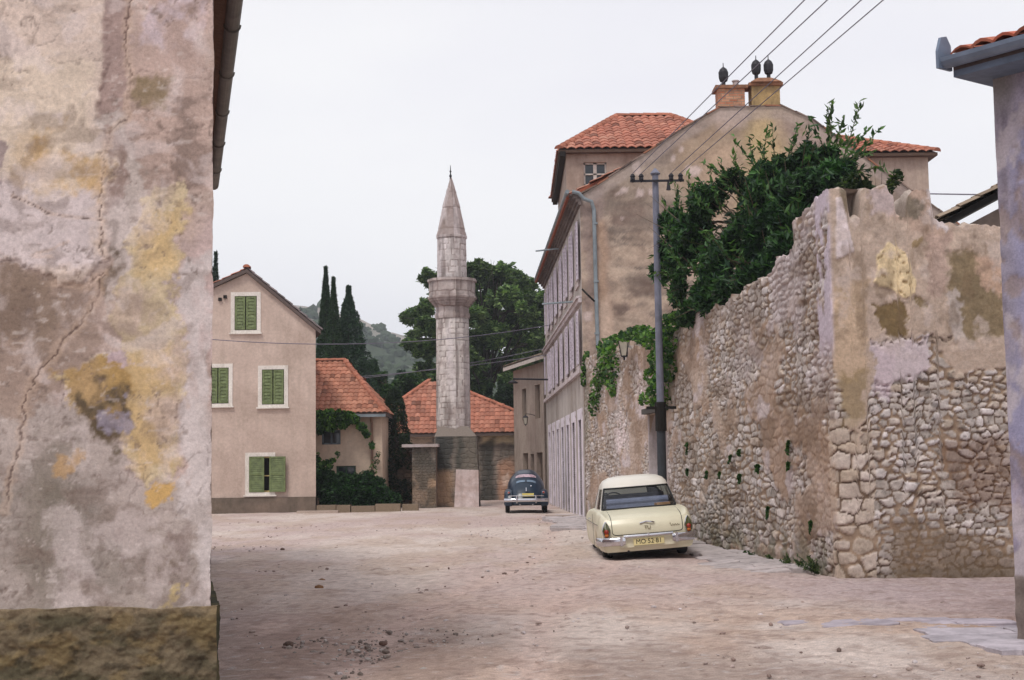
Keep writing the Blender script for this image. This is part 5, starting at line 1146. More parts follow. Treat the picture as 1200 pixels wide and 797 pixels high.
# broad tree behind the minaret
random.seed(12); Yt = 90
spec = [(497, 322, 9), (509, 330, 10), (484, 372, 11), (496, 362, 12), (500, 384, 13), (520, 345, 12), (560, 318, 13), (575, 324, 15), (590, 320, 12), (602, 330, 16), (548, 340, 14), (618, 338, 13), (630, 352, 12), (612, 356, 15), (590, 348, 15),
        (570, 356, 16), (556, 372, 14), (600, 376, 17), (626, 376, 13), (640, 366, 10), (580, 392, 17), (560, 402, 15), (612, 402, 16), (634, 398, 12), (545, 420, 15), (520, 405, 14), (500, 410, 13), (484, 396, 9), (596, 424, 16), (575, 432, 15), (625, 425, 15), (560, 450, 14), (600, 452, 17), (630, 452, 14), (500, 436, 14), (520, 440, 14), (645, 440, 12)]
cp = [cl(x, y, Yt+random.uniform(-3, 3), r*1.3) for x, y, r in spec]
for _ in range(26):
    q = random.choice(spec[12:]); cp.append(cl(q[0]+random.uniform(-14, 14), q[1]+random.uniform(-8, 16), Yt+random.uniform(-4, 4), random.uniform(7, 12)))
tree('broadleaf_tree', 'large spreading broadleaf tree behind the minaret', (X_(572, Yt), Yt, 0), tuple(at(572, 350, Yt)), .4, cp, 2000, .40, (48, 72, 42), (128, 150, 92), 1.0, seed=3, shell=.2, gap=.40, nl=30, bark=(58, 52, 46))
# lower dark growth behind the red roofs
spec = [('pine_tree', 'dark pine rising directly right of the cypress pair', 415, 470, 345, 26, 74), ('evergreen_tree', 'mid green rounded evergreen between the orange hipped roof and the red mosque roof', 440, 480, 400, 30, 72),
        ('evergreen_tree', 'bluish dark evergreen just left of the minaret above the mosque roof', 487, 480, 402, 26, 82), ('evergreen_tree', 'low dark evergreen right of the minaret behind the mosque roof', 590, 500, 440, 30, 70)]
def conifer(name, label, px, pb, pt, hw, Y, dark, light, k, n=15000, dens=.3, ragged=.45, pw=.8, group=None):
    b = at(px, pb, Y); tp = at(px, pt, Y); hgt = tp.z*1.03; R0 = hw*Y/F; t = thing(name, (b.x, Y, 0), label, 'tree', group)
    mb = MB(); mb.tube([(b.x, Y, -.1), (b.x, Y, hgt*.5), (b.x, Y, hgt*.96)], [.22, .13, .02], 8, lin((80, 66, 58)))
    for i in range(26):
        z = hgt*(.12+.8*i/26); a = i*2.4; rr_ = R0*max(.05, (1-z/hgt))**pw; mb.tube([(b.x, Y, z), (b.x+math.cos(a)*rr_*.8, Y+math.sin(a)*rr_*.8, z+.2*rr_)], [.05, .01], 4, lin((80, 66, 58)))
    mb.build('trunk', M['bark'], t, True)
    z = hgt*(.06+.95*rng.random(n)**1.15); a = rng.uniform(0, 2*math.pi, n)
    lump = .7+ragged*(fbm(a*1.6+px, z*1.1, 5, 3)+.35*vn(a*5, z*3.2, 6)-.4)
    rr_ = R0*np.maximum(.03, 1-z/hgt/1.01)**pw*lump*(1-dens*rng.random(n)**2)
    rr_ = rr_*1.9
    P = np.stack([b.x+np.cos(a)*rr_, Y+np.sin(a)*rr_, z], 1); cols = leafcols(n, dark, light, k)*(.6+.7*fbm(a*1.5, z*1.2, 9, 3))[:, None]
    keep = vn(a*3+7, z*1.5, 14) > (.22 if ragged > .6 else .05); mb = MB(); leaves(mb, P[keep], .2*Y/70, cols[keep], flat=.8, drop=-.7 if ragged < .6 else .1, width=.3); mb.build('crown', M['leaf'], t)
conifer('cypress_tree', 'tall narrow dark cypress beside the house gable, left one of the close pair', 382, 430, 323, 18, 78, (26, 48, 32), (60, 86, 52), .9, 16000, ragged=.35, pw=.9)
conifer('cypress_tree', 'narrow dark cypress touching the taller one, right one of the close pair', 391, 430, 335, 18, 76, (28, 52, 34), (66, 92, 54), .9, 14000, ragged=.35, pw=.9)
conifer('pine_tree', 'dark layered conifer rising right of the cypress pair', 409, 470, 345, 42, 80, (28, 52, 40), (64, 92, 62), .95, 30000, .5, .85, 1.05)
conifer('cypress_tree', 'tip of a distant dark conifer poking above the left roof of the shuttered house', 252, 420, 306, 9, 84, (26, 44, 36), (56, 78, 56), .9, 7000, .4, .8, .7)
conifer('pine_tree', 'dense dark conifer between the cream house and the courtyard wall', 462, 585, 462, 17, 60.5, (24, 44, 28), (60, 82, 44), .85, 13000, .4, .7, .45)
conifer('pine_tree', 'mid green pine in front of the hillside between the two red roofs', 437, 480, 428, 20, 88, (32, 62, 44), (76, 104, 62), .9, 14000, .5, .9, .6)
conifer('pine_tree', 'bluish pine below the hill just left of the minaret', 470, 480, 440, 20, 95, (32, 58, 48), (70, 96, 70), .9, 12000, .5, .9, .6)
conifer('pine_tree', 'dark pine half hidden by the cypress pair and the orange roof', 398, 470, 392, 26, 84, (28, 54, 38), (70, 98, 56), .9, 12000, .5, .9, .6)
spec = [(455, 462, 12), (440, 470, 12), (425, 458, 14), (448, 446, 12), (468, 455, 11), (480, 447, 12), (488, 462, 12), (500, 455, 12)]
tree('evergreen_tree', 'low rounded evergreen filling the gap between the two red roofs', (X_(460, 84), 84, 0), tuple(at(460, 460, 84)), .25, [cl(x, y, 84+random.uniform(-2, 2), r*1.1) for x, y, r in spec], 4200, .26, (28, 56, 30), (84, 116, 52), .85, seed=5)
spec = [(565, 470, 14), (585, 462, 15), (605, 468, 16), (620, 478, 14), (595, 480, 14), (640, 470, 14)]
tree('evergreen_tree', 'low dark evergreen behind the right slope of the mosque roof', (X_(600, 86), 86, 0), tuple(at(600, 470, 86)), .3, [cl(x, y, 86+random.uniform(-2, 2), r*1.2) for x, y, r in spec], 4200, .26, (22, 44, 26), (60, 86, 42), .8, seed=6)

# laurel behind the rubble wall
lc = [(800, 300, 18, 29), (815, 270, 20, 28.5), (790, 262, 16, 29.5), (812, 330, 20, 28.5), (830, 350, 18, 27.4), (845, 300, 26, 27), (850, 260, 26, 27), (830, 235, 20, 28), (870, 320, 24, 26.5), (880, 280, 28, 26.5), (885, 240, 26, 26.5), (905, 300, 20, 25.5), (910, 262, 26, 26), (925, 232, 26, 26),
      (935, 262, 18, 25.2), (950, 220, 22, 25.5), (975, 208, 20, 25), (860, 215, 18, 27.5), (895, 208, 20, 27), (800, 345, 14, 28.8), (818, 358, 12, 28), (920, 195, 16, 26.5), (945, 185, 16, 26.5), (970, 185, 13, 26), (785, 290, 13, 29.5), (842, 332, 20, 27), (990, 198, 12, 25), (860, 340, 20, 26), (835, 355, 16, 27), (882, 325, 18, 25.2), (900, 312, 16, 24.8), (920, 290, 18, 24.6), (870, 350, 12, 25.6), (805, 372, 10, 28), (775, 318, 12, 29.8), (865, 300, 26, 27.5), (900, 285, 26, 27.5), (835, 290, 24, 28.5), (890, 225, 22, 28), (930, 205, 20, 27.5)]
lcp = [cl(x, y, Y, r*1.2, r*1.5, r*1.08) for x, y, r, Y in lc]
tl_ = thing('laurel_tree', (5.4, 27.5, 0), 'dark glossy bay laurel leaning over the rubble wall', 'tree')
mb = MB(); limbs(mb, (5.4, 27.5, -.1), lcp, .16, (5.0, 27.3, 6.6), (96, 84, 70), 9); mb.build('trunk', M['bark'], tl_, True)
mb = MB(); clump_leaves(mb, lcp, 5200, .19, (20, 46, 32), (74, 112, 62), .95, shell=.35, flat=.9, drop=-.25, width=.36)
# upright whippy shoots
def shoot(mb, p0, p1, n, size, dark, light, k=.95, twig=None):
    p0, p1 = np.array(p0), np.array(p1); t = np.linspace(0, 1, n); P = p0+(p1-p0)*t[:, None]+rng.normal(0, .012, (n, 3)); d = (p1-p0)/np.linalg.norm(p1-p0)
    a = d*.9+rng.normal(0, .55, (n, 3)); a /= np.linalg.norm(a, axis=1)[:, None]; P = P+a*size*.4
    leaves(mb, P, size, leafcols(n, dark, light, k), out=a*2.2, flat=.5, width=.34)
    if twig is not None: twig.tube([p0, (p0+p1)/2+rng.normal(0, .02, 3), p1], [.014, .01, .004], 5, lin((90, 96, 60)))
tw_ = MB()
for (xa_, ya_, xb_, yb_, Y, n) in ((968, 190, 974, 122, 26, 34), (985, 200, 1008, 120, 25.6, 36), (980, 170, 988, 140, 25.8, 16), (975, 160, 970, 128, 26, 14), (940, 200, 948, 152, 26.5, 22), (908, 205, 905, 150, 27, 22), (885, 205, 878, 160, 27, 18), (868, 215, 860, 180, 27.5, 16),
        (838, 235, 832, 200, 28, 16), (815, 250, 806, 205, 28.5, 18), (800, 258, 790, 215, 29, 14), (925, 195, 932, 160, 26.5, 14), (960, 190, 985, 168, 26, 18), (992, 190, 1022, 178, 25, 18), (895, 200, 893, 168, 27, 14), (850, 222, 845, 188, 27.6, 14), (790, 265, 776, 235, 29.5, 12), (785, 290, 766, 300, 29.6, 12), (782, 322, 768, 320, 29.4, 8), (1000, 200, 1035, 195, 25, 16)):
    shoot(mb, tuple(at(xa_, ya_, Y)), tuple(at(xb_, yb_, Y)), int(n*1.4), .17, (34, 60, 34), (112, 140, 74), .95, tw_)
for i in range(60):
    c = lcp[i % len(lcp)]; d = rng.normal(size=3); d[2] = abs(d[2])*1.0+.3; d[1] = -abs(d[1]); d /= np.linalg.norm(d); p0 = np.array(c[:3])+d*np.array(c[3:])*.5
    shoot(mb, p0, p0+d*rng.uniform(.45, .9), 22, .17, (34, 70, 42), (104, 142, 78), .9, tw_)
mb.v += tw_.v; mb.c += tw_.c; mb.f += [tuple(i+mb.n for i in f_) for f_ in tw_.f]; mb.build('crown', M['leaf'], tl_)
# paler shrub at the top right behind the wall crest
sb = [cl(x, y, 24.2, r, r*1.3, r) for x, y, r in ((1012, 225, 14), (1030, 222, 15), (1044, 208, 12), (1000, 212, 11), (1022, 200, 11), (1008, 235, 13), (1024, 238, 13), (992, 222, 12), (1012, 210, 13))]
tree('shrub', 'dull olive shrub showing through the gap in the crumbling wall top', (6.0, 24.2, 0), tuple(at(1022, 218, 24.2)), .06, sb, 3600, .15, (30, 52, 32), (92, 108, 64), .85, gap=.2)['category'] = 'shrub'

# ivy over the wall: strands of leaves on stems
def ivy(name, label, cat, blobs, off=.1, per=900, size=.13, dark=(30, 66, 34), light=(110, 150, 62), Yf=None, nrm=(-.995, -.096, 0)):
    stems = MB(); lf = MB(); n0 = np.array(nrm); first = None
    for px, py, rx, rz_ in blobs:
        Y = Yf(px) if Yf else 10562/(px-439.6); p = np.array(at(px, py, Y))+n0*off; first = p if first is None else first
        n = int(per*rx*rz_/900*2.2)+6; s = Y/F; ax = np.cross(n0, [0, 0, 1])
        # on a street-side wall a pixel across stretches along its length
        stretch = (Y*Y/10562)*1.0 if Yf is None else s
        q = rng.normal(size=(n, 3)); q /= np.maximum(1, np.linalg.norm(q, axis=1))[:, None]
        P = p+ax*(q[:, :1]*rx*stretch)+np.array([0, 0, 1])*(q[:, 1:2]*rz_*s)+n0*(q[:, 2:]*off*1.3)
        leaves(lf, P, size, leafcols(n, dark, light, .9*(1+rng.normal(0, .15))), out=np.tile(n0*.4, (n, 1)), flat=.8, drop=.3, width=.8)
        for _ in range(3): a = P[rng.integers(n)]; b = P[rng.integers(n)]; stems.tube([a, (a+b)/2-n0*.03, b], .008, 4, lin((84, 72, 54)))
    t = thing(name, tuple(first), label, cat); lf.v += stems.v; lf.c += stems.c; lf.f += [tuple(i+lf.n for i in f_) for f_ in stems.f]; lf.build('foliage', M['leaf'], t); return t
ivy('ivy', 'curtain of ivy hanging down the wall face left of the street lantern', 'ivy', [(720, 405, 5, 10), (712, 420, 5, 12), (716, 440, 5, 14), (706, 440, 4, 14), (702, 458, 3.5, 16), (700, 475, 2.5, 12), (724, 430, 4, 14), (722, 452, 2.5, 12), (712, 405, 6, 7)])
ivy('ivy', 'small ivy patch on the corner of the tall house beside the wall end', 'ivy', [(686, 430, 4, 10), (684, 445, 3, 9), (687, 418, 3, 6)], Yf=lambda p: 42.9, nrm=(0, -1, 0))
ivy('ivy', 'thick vine tumbling over the wall around the grey lamp pole', 'ivy', [(742, 393, 6, 6), (752, 390, 7, 7), (762, 392, 7, 9), (770, 398, 6, 10), (786, 392, 6, 10), (795, 380, 7, 8), (790, 405, 8, 14), (782, 420, 7, 12), (790, 432, 7, 14), (784, 448, 6, 12), (778, 462, 5, 10), (768, 468, 3, 8), (775, 440, 5, 10), (800, 372, 6, 6), (734, 396, 5, 5), (786, 470, 3, 8)], off=.16)
PL = [(808, 524, 3, 9), (859, 537, 3.5, 6), (869, 530, 3, 6), (870, 560, 4, 8), (892, 548, 5, 6), (831, 556, 3, 6), (927, 522, 3, 12), (903, 599, 2.5, 10), (954, 616, 3, 9), (876, 650, 1.5, 6), (808, 552, 2, 5), (846, 556, 2, 5), (927, 545, 2.5, 6)]
desc = ['long dangling tuft of wall plant just above the cream car', 'small round wall plant, left of the close pair at mid wall height', 'small wall plant, right of the close pair at mid wall height', 'tuft hanging below the close pair of wall plants', 'widest green tuft near the middle of the rubble wall', 'thin tuft between the car and the middle tufts', 'tall dangling plant high on the wall near its corner',
        'narrow trailing plant on the lower middle of the wall', 'trailing plant near the pale corner stones', 'tiny sprig low on the wall above the slabs', 'little sprig under the dangling tuft above the car', 'little sprig between the thin tuft and the hanging one', 'small sprig under the tall dangling plant near the corner']
def tuft(name, label, cat, x, Y, z, w_, h_, n, size, dark=(30, 64, 34), light=(86, 124, 58), nrm=(-.995, -.096, 0), up=0., group=None):
    lf = MB(); n0 = np.array(nrm); base = np.array([x, Y, z]); ax = np.cross(n0, [0, 0, 1])
    for _ in range(max(5, n//14)):
        d = n0*rng.uniform(.15, .5)*w_+ax*rng.normal(0, .5)*w_+np.array([0, 0, 1])*(rng.uniform(-.9, .3)*h_ if not up else rng.uniform(.3, 1)*h_)
        t = np.linspace(.05, 1, 14)[:, None]; P = base+d*t+np.array([0, 0, -1.])*(t**2)*h_*(.3 if not up else 0)
        leaves(lf, P, size, leafcols(14, dark, light, .85), flat=.8, drop=.2 if not up else -.8, width=.5 if not up else .25)
        for a, b in zip(P[:-1:4], P[4::4]): lf.tube([a, b], .004, 3, A3(dark, .8))
    o = lf.build(name, M['leaf'], cat=cat, label=label)
    if group: o['group'] = group
for (px, py, w_, h_), ds in zip(PL, desc):
    Y = 10562/(px-439.6); p = at(px, py-h_*.4, Y); tuft('wall_plant', ds, 'plant', p.x-.04, Y, p.z, w_*Y/F*1.5, h_*Y/F*1.2, 130, .075, group='plants rooted in the joints of the rubble wall')
for px, py, s, ds in ((959, 676, .34, 'bushy green weed at the foot of the pale corner stones'), (927, 671, .26, 'low weed on the slabs at the wall foot near the corner'), (905, 665, .16, 'small weed at the wall foot behind the slabs'), (884, 661, .14, 'very small weed at the wall foot, nearest the trailing sprig'), (943, 674, .2, 'low weed between the two largest wall foot weeds')):
    Y = 10562/(px-439.6); tuft('weed', ds, 'weed', wallx(Y)-.1, Y, .04, s, s*.8, 300 if s > .3 else 160, .08, (40, 64, 36), (98, 118, 62), up=1, group='weeds along the foot of the rubble wall')
tuft('weed', 'dry grass tuft at the corner of the near left plinth', 'weed', C0.x+.10, 9.75, 0, .14, .10, 160, .07, (70, 74, 44), (140, 130, 84), up=1)

# hedge and climbers by the cream house
hb = [(378, 572, 13), (392, 578, 14), (408, 574, 14), (424, 576, 14), (438, 574, 13), (450, 582, 11), (385, 560, 10), (400, 562, 9), (415, 564, 9), (430, 562, 10), (443, 566, 8), (374, 558, 8), (462, 585, 8), (418, 584, 12), (412, 586, 11), (385, 586, 11), (400, 588, 10), (432, 588, 10), (446, 590, 8), (420, 572, 10)]
hd = thing('hedge', (X_(410, 54.8), 54.8, 0), 'dense dark green hedge in front of the cream house', 'hedge')
mb = MB(); HB = [cl(x, y, 54.9, r*1.1, r*1.1, r) for x, y, r in hb]; clump_leaves(mb, HB, 7000, .15, (20, 48, 28), (64, 104, 52), .85, shell=.2, gap=.12); mb.build('foliage', M['leaf'], hd)
mb = MB()
for c in HB: mb.tube([(c[0], c[1], 0), (c[0]+.1, c[1], c[2]*.6), (c[0]-.05, c[1], c[2])], [.03, .02, .006], 5, lin((80, 66, 50)))
mb.build('stem', M['bark'], hd)
ivy('climbing_vine', 'leafy vine spreading under the eave of the cream house', 'vine', [(374, 490, 8, 8), (386, 488, 9, 8), (398, 488, 9, 7), (408, 490, 8, 7), (388, 500, 7, 5), (375, 502, 6, 7), (416, 492, 6, 5), (424, 500, 5, 4), (430, 508, 4, 4), (403, 498, 6, 4), (436, 522, 2, 4)], Yf=lambda p: 56.6, nrm=(0, -1, 0), size=.2, per=1500)
ivy('climbing_plant', 'thin rose climber beside the downpipe of the cream house', 'plant', [(441, 540, 4, 5), (438, 550, 5, 6), (444, 532, 3, 3), (434, 556, 5, 5)], Yf=lambda p: 56.5, nrm=(0, -1, 0), size=.12, per=500, light=(120, 130, 80))
ivy('climbing_plant', 'loose leafy bush at the right corner of the shuttered house', 'plant', [(375, 548, 5, 8), (384, 545, 6, 5), (390, 540, 3, 3), (373, 535, 2, 4), (396, 533, 2, 3), (380, 556, 8, 7)], Yf=lambda p: 55.6, nrm=(0, -1, 0), size=.2, per=700)

# ================================================================== pole, wires, lanterns
Yp = 29.5; pb_ = Vector((X_(777, Yp, 600), Yp, 0)); pt = at(771, 205, Yp)
PO = thing('utility_pole', pb_, 'tall blue grey steel pole with crossarm standing against the rubble wall', 'pole')
pm = m_plain('blue_grey_pole_paint', (116, 118, 134), .6, .2, .25, 4, spec=.5)
mb = MB(); mb.tube([(pb_.x, Yp, -.1), (pb_.x, Yp, 2.4), (pb_.x, Yp, pt.z)], [.09, .08, .065], 14); mb.lathe([(.09, 0), (.11, .03), (.02, .14)], (pb_.x, Yp, pt.z), 12); mb.build('shaft', pm, PO); mb = MB(); mb.tube([(pb_.x, Yp, -.12), (pb_.x, Yp, 2.3)], [.10, .092], 14); mb.build('tarred_foot', m_plain('tarred_steel', (52, 56, 62), .7), PO)
mb = MB(); mb.tube([(pb_.x, Yp, 2.3), (pb_.x, Yp, 2.9)], .12, 10); mb.beam((pb_.x-.3, Yp-.05, Z_(775, 478, Yp)), (pb_.x+.32, Yp-.05, Z_(775, 478, Yp)), .06, .06); mb.build('bracket', M['dark'], PO)
za_ = Z_(771, 213, Yp); mb = MB(); mb.beam((X_(738, Yp, 213), Yp-.1, za_), (X_(801, Yp, 213), Yp-.1, za_), .04, .045); mb.build('crossarm', M['cowl'], PO)
ist = [(741, 209), (751, 209), (786, 209), (797, 209)]
for i, (px, py) in enumerate(ist):
    mb = MB(); mb.lathe([(.02, -.08), (.05, -.02), (.045, .03), (.06, .05), (.03, .10)], (X_(px, Yp, 213), Yp-.1, za_+.05), 10); mb.build('insulator', M['cowl'], PO)
mb = MB(); mb.tube([(X_(783, Yp, 225), Yp-.1, za_), (X_(783, Yp, 225), Yp-.1, za_-.2)], [.02, .05], 8); mb.build('insulator', M['cowl'], PO)
wm = m_plain('cable', (112, 108, 122), .6)
def wire(a, b, sag, r, label, group):
    a, b = Vector(a), Vector(b); mb = MB(); mb.tube([a.lerp(b, t)-Vector((0, 0, sag*4*t*(1-t))) for t in np.linspace(0, 1, 25)], r, 5); mb.build('overhead_wire', wm, cat='wire', label=label, group=group)
for (px, py), tx_, ds in zip(ist, (945, 972, 1012, 1038), ('leftmost', 'second from the left', 'third from the left', 'rightmost')):
    k_ = 1.75; ex, ey = px+(tx_-px)*k_, py+(0-py)*k_
    wire((X_(px, Yp, 213), Yp-.1, za_+.16), at(ex, ey, 13), .0, .008, ds+' of the four wires running up from the pole past the chimneys', 'wires running up from the lamp pole')
wire(at(200, 392, 49), fo(14, 6.9, .1), .35, .014, 'thin dark wire crossing the face of the shuttered house at attic height', None) if False else None
def wire1(a, b, sag, label): wire(a, b, sag, .015, label, 'thin wires across the far end of the square')
wire1(at(205, 394, 49), fo(13, Z_(655, 376, 55), .1), .5, 'thin wire crossing the shuttered house below its attic window')
wire1(at(300, 452, 66), at(641, 408, 62), .3, 'upper of two thin wires passing behind the minaret')
wire1(at(300, 448, 67), at(641, 416, 62.4), .2, 'lower of two thin wires passing behind the minaret')
wire1(at(1080, 227, 30), at(1200, 229, 30), .0, 'faint level wire between the crumbling wall and the lilac house')
def lantern(base, out_, s, label):
    b = Vector(base); o_ = Vector(out_); t = thing('street_lantern', b, label, 'lantern'); c = b+o_
    mb = MB(); mb.tube([b, b+o_*.5+Vector((0, 0, .08*s)), c+Vector((0, 0, .10*s)), c], .018*s, 6); mb.build('bracket', M['cowl'], t)
    mb = MB(); mb.lathe([(.20*s, -.12*s), (.15*s, -.04*s), (.05*s, 0), (.02*s, .05*s)], c, 4, ph=.6); mb.build('cap', M['cowl'], t)
    mb = MB(); mb.lathe([(.09*s, -.50*s), (.175*s, -.125*s)], c, 4, ph=.6); mb.build('glass', m_plain('milky_lantern_glass', (196, 190, 176), .25, var=.1) if 'lg' not in M else M['lg'], t)
    mb = MB(); 
    for k in range(4):
        a = .6+k*math.pi/2; mb.tube([c+Vector((math.cos(a)*.09, math.sin(a)*.09, -.5))*s, c+Vector((math.cos(a)*.178, math.sin(a)*.178, -.12))*s], .012*s, 5)
    mb.lathe([(.10*s, -.52*s), (.10*s, -.49*s)], c, 4, ph=.6); mb.lathe([(.02*s, -.6*s), (.03*s, -.52*s)], c, 6); mb.build('frame', M['cowl'], t)
Yl = 35.5; p = at(731, 394, Yl); lantern((wallx(Yl), Yl, p.z), (p.x-wallx(Yl), 0, 0), 1.0, 'old square street lantern bracketed to the rubble wall between the ivy clumps')
s_ = s_at(627); q = p1+ud*s_; lantern(q+Vector((0, 0, Z_(627, 487, q.y))), nd*.45, .8, 'small dark bracket lamp on the grey house above the blue car')
# the street arm near the top of the trees
mb = MB(); a = fo(16.5, Z_(600, 449, 62), 0); mb.tube([a, a+nf*1.6+Vector((0, 0, .05))], .04, 6); mb.lathe([(.05, 0), (.22, -.1), (.2, -.14)][::-1], a+nf*1.6, 10); mb.build('lamp_arm', M['cowl'], TB)
# ================================================================== cars
M['cream'] = m_plain('cream_car_paint', (232, 227, 200), .32, var=.06, sc=2, spec=.5, k=.9)
M['carwhite'] = m_plain('white_roof_paint', (236, 232, 222), .35, var=.04, sc=2, spec=.5, k=.9)
M['blue'] = m_plain('dark_blue_car_paint', (13, 38, 58), .3, var=.1, sc=2, spec=.6)
M['chrome'] = m_plain('chrome', (205, 205, 210), .16, 1.0, .12, 6)
M['tyre'] = m_plain('tyre_rubber', (32, 30, 30), .85, var=.3, sc=10)
M['seal'] = m_plain('rubber_seal', (24, 24, 26), .6)
M['seat'] = m_plain('blue_grey_upholstery', (136, 144, 166), .8, var=.2)
M['cglass'] = m_glass('car_glass', (.82, .84, .88), .30)
M['red'] = m_plain('red_lamp_lens', (150, 40, 20), .25, spec=.6); M['amber'] = m_plain('amber_lamp_lens', (196, 110, 40), .25, spec=.6)
M['olive'] = m_plain('dark_olive_lens', (70, 74, 40), .25, spec=.6)
M['plate'] = m_plain('plate_paint', (226, 214, 160), .5, var=.12); M['ink'] = m_plain('plate_ink', (28, 26, 30), .6); M['yplate'] = m_plain('yellow_plate_paint', (222, 206, 120), .5, var=.1)
def car_root(name, loc, rot, label):
    t = thing(name, loc, label, 'car'); t.rotation_euler = rot; return t
def wheel(par, x, y, r, wd, hub):
    sg = 1 if x > 0 else -1; mb = LB()
    pr = [(r*.62, -wd/2), (r*.9, -wd/2), (r*.98, -wd*.4), (r, -wd*.2), (r, wd*.2), (r*.98, wd*.4), (r*.9, wd/2), (r*.62, wd/2)]
    mb.lathe(pr, (x, y, r), 30, (1, 0, 0)); wh = mb.build('wheel', M['tyre'], par); smooth_by(wh, 50)
    mb = LB(); mb.lathe([(r*.64, 0), (r*.6, .015), (r*.45, 0), (r*.35, .03), (r*.15, .05), (.01, .052)], (x+sg*wd*.42, y, r), 24, (sg, 0, 0)); mb.build('hub_cap', hub, wh, True)
def text(s, size, loc, rot, mat, par, name, depth=.002):
    cu = bpy.data.curves.new(name, 'FONT'); cu.body = s; cu.size = size; cu.extrude = depth; cu.align_x = 'CENTER'; cu.align_y = 'CENTER'
    tmp = bpy.data.objects.new(name, cu); COL.objects.link(tmp); dg = bpy.context.evaluated_depsgraph_get(); me = bpy.data.meshes.new_from_object(tmp.evaluated_get(dg)); bpy.data.objects.remove(tmp)
    me.materials.clear(); me.materials.append(mat); o = bpy.data.objects.new(name, me); COL.objects.link(o); o.parent = par; o.location = loc; o.rotation_euler = rot; return o

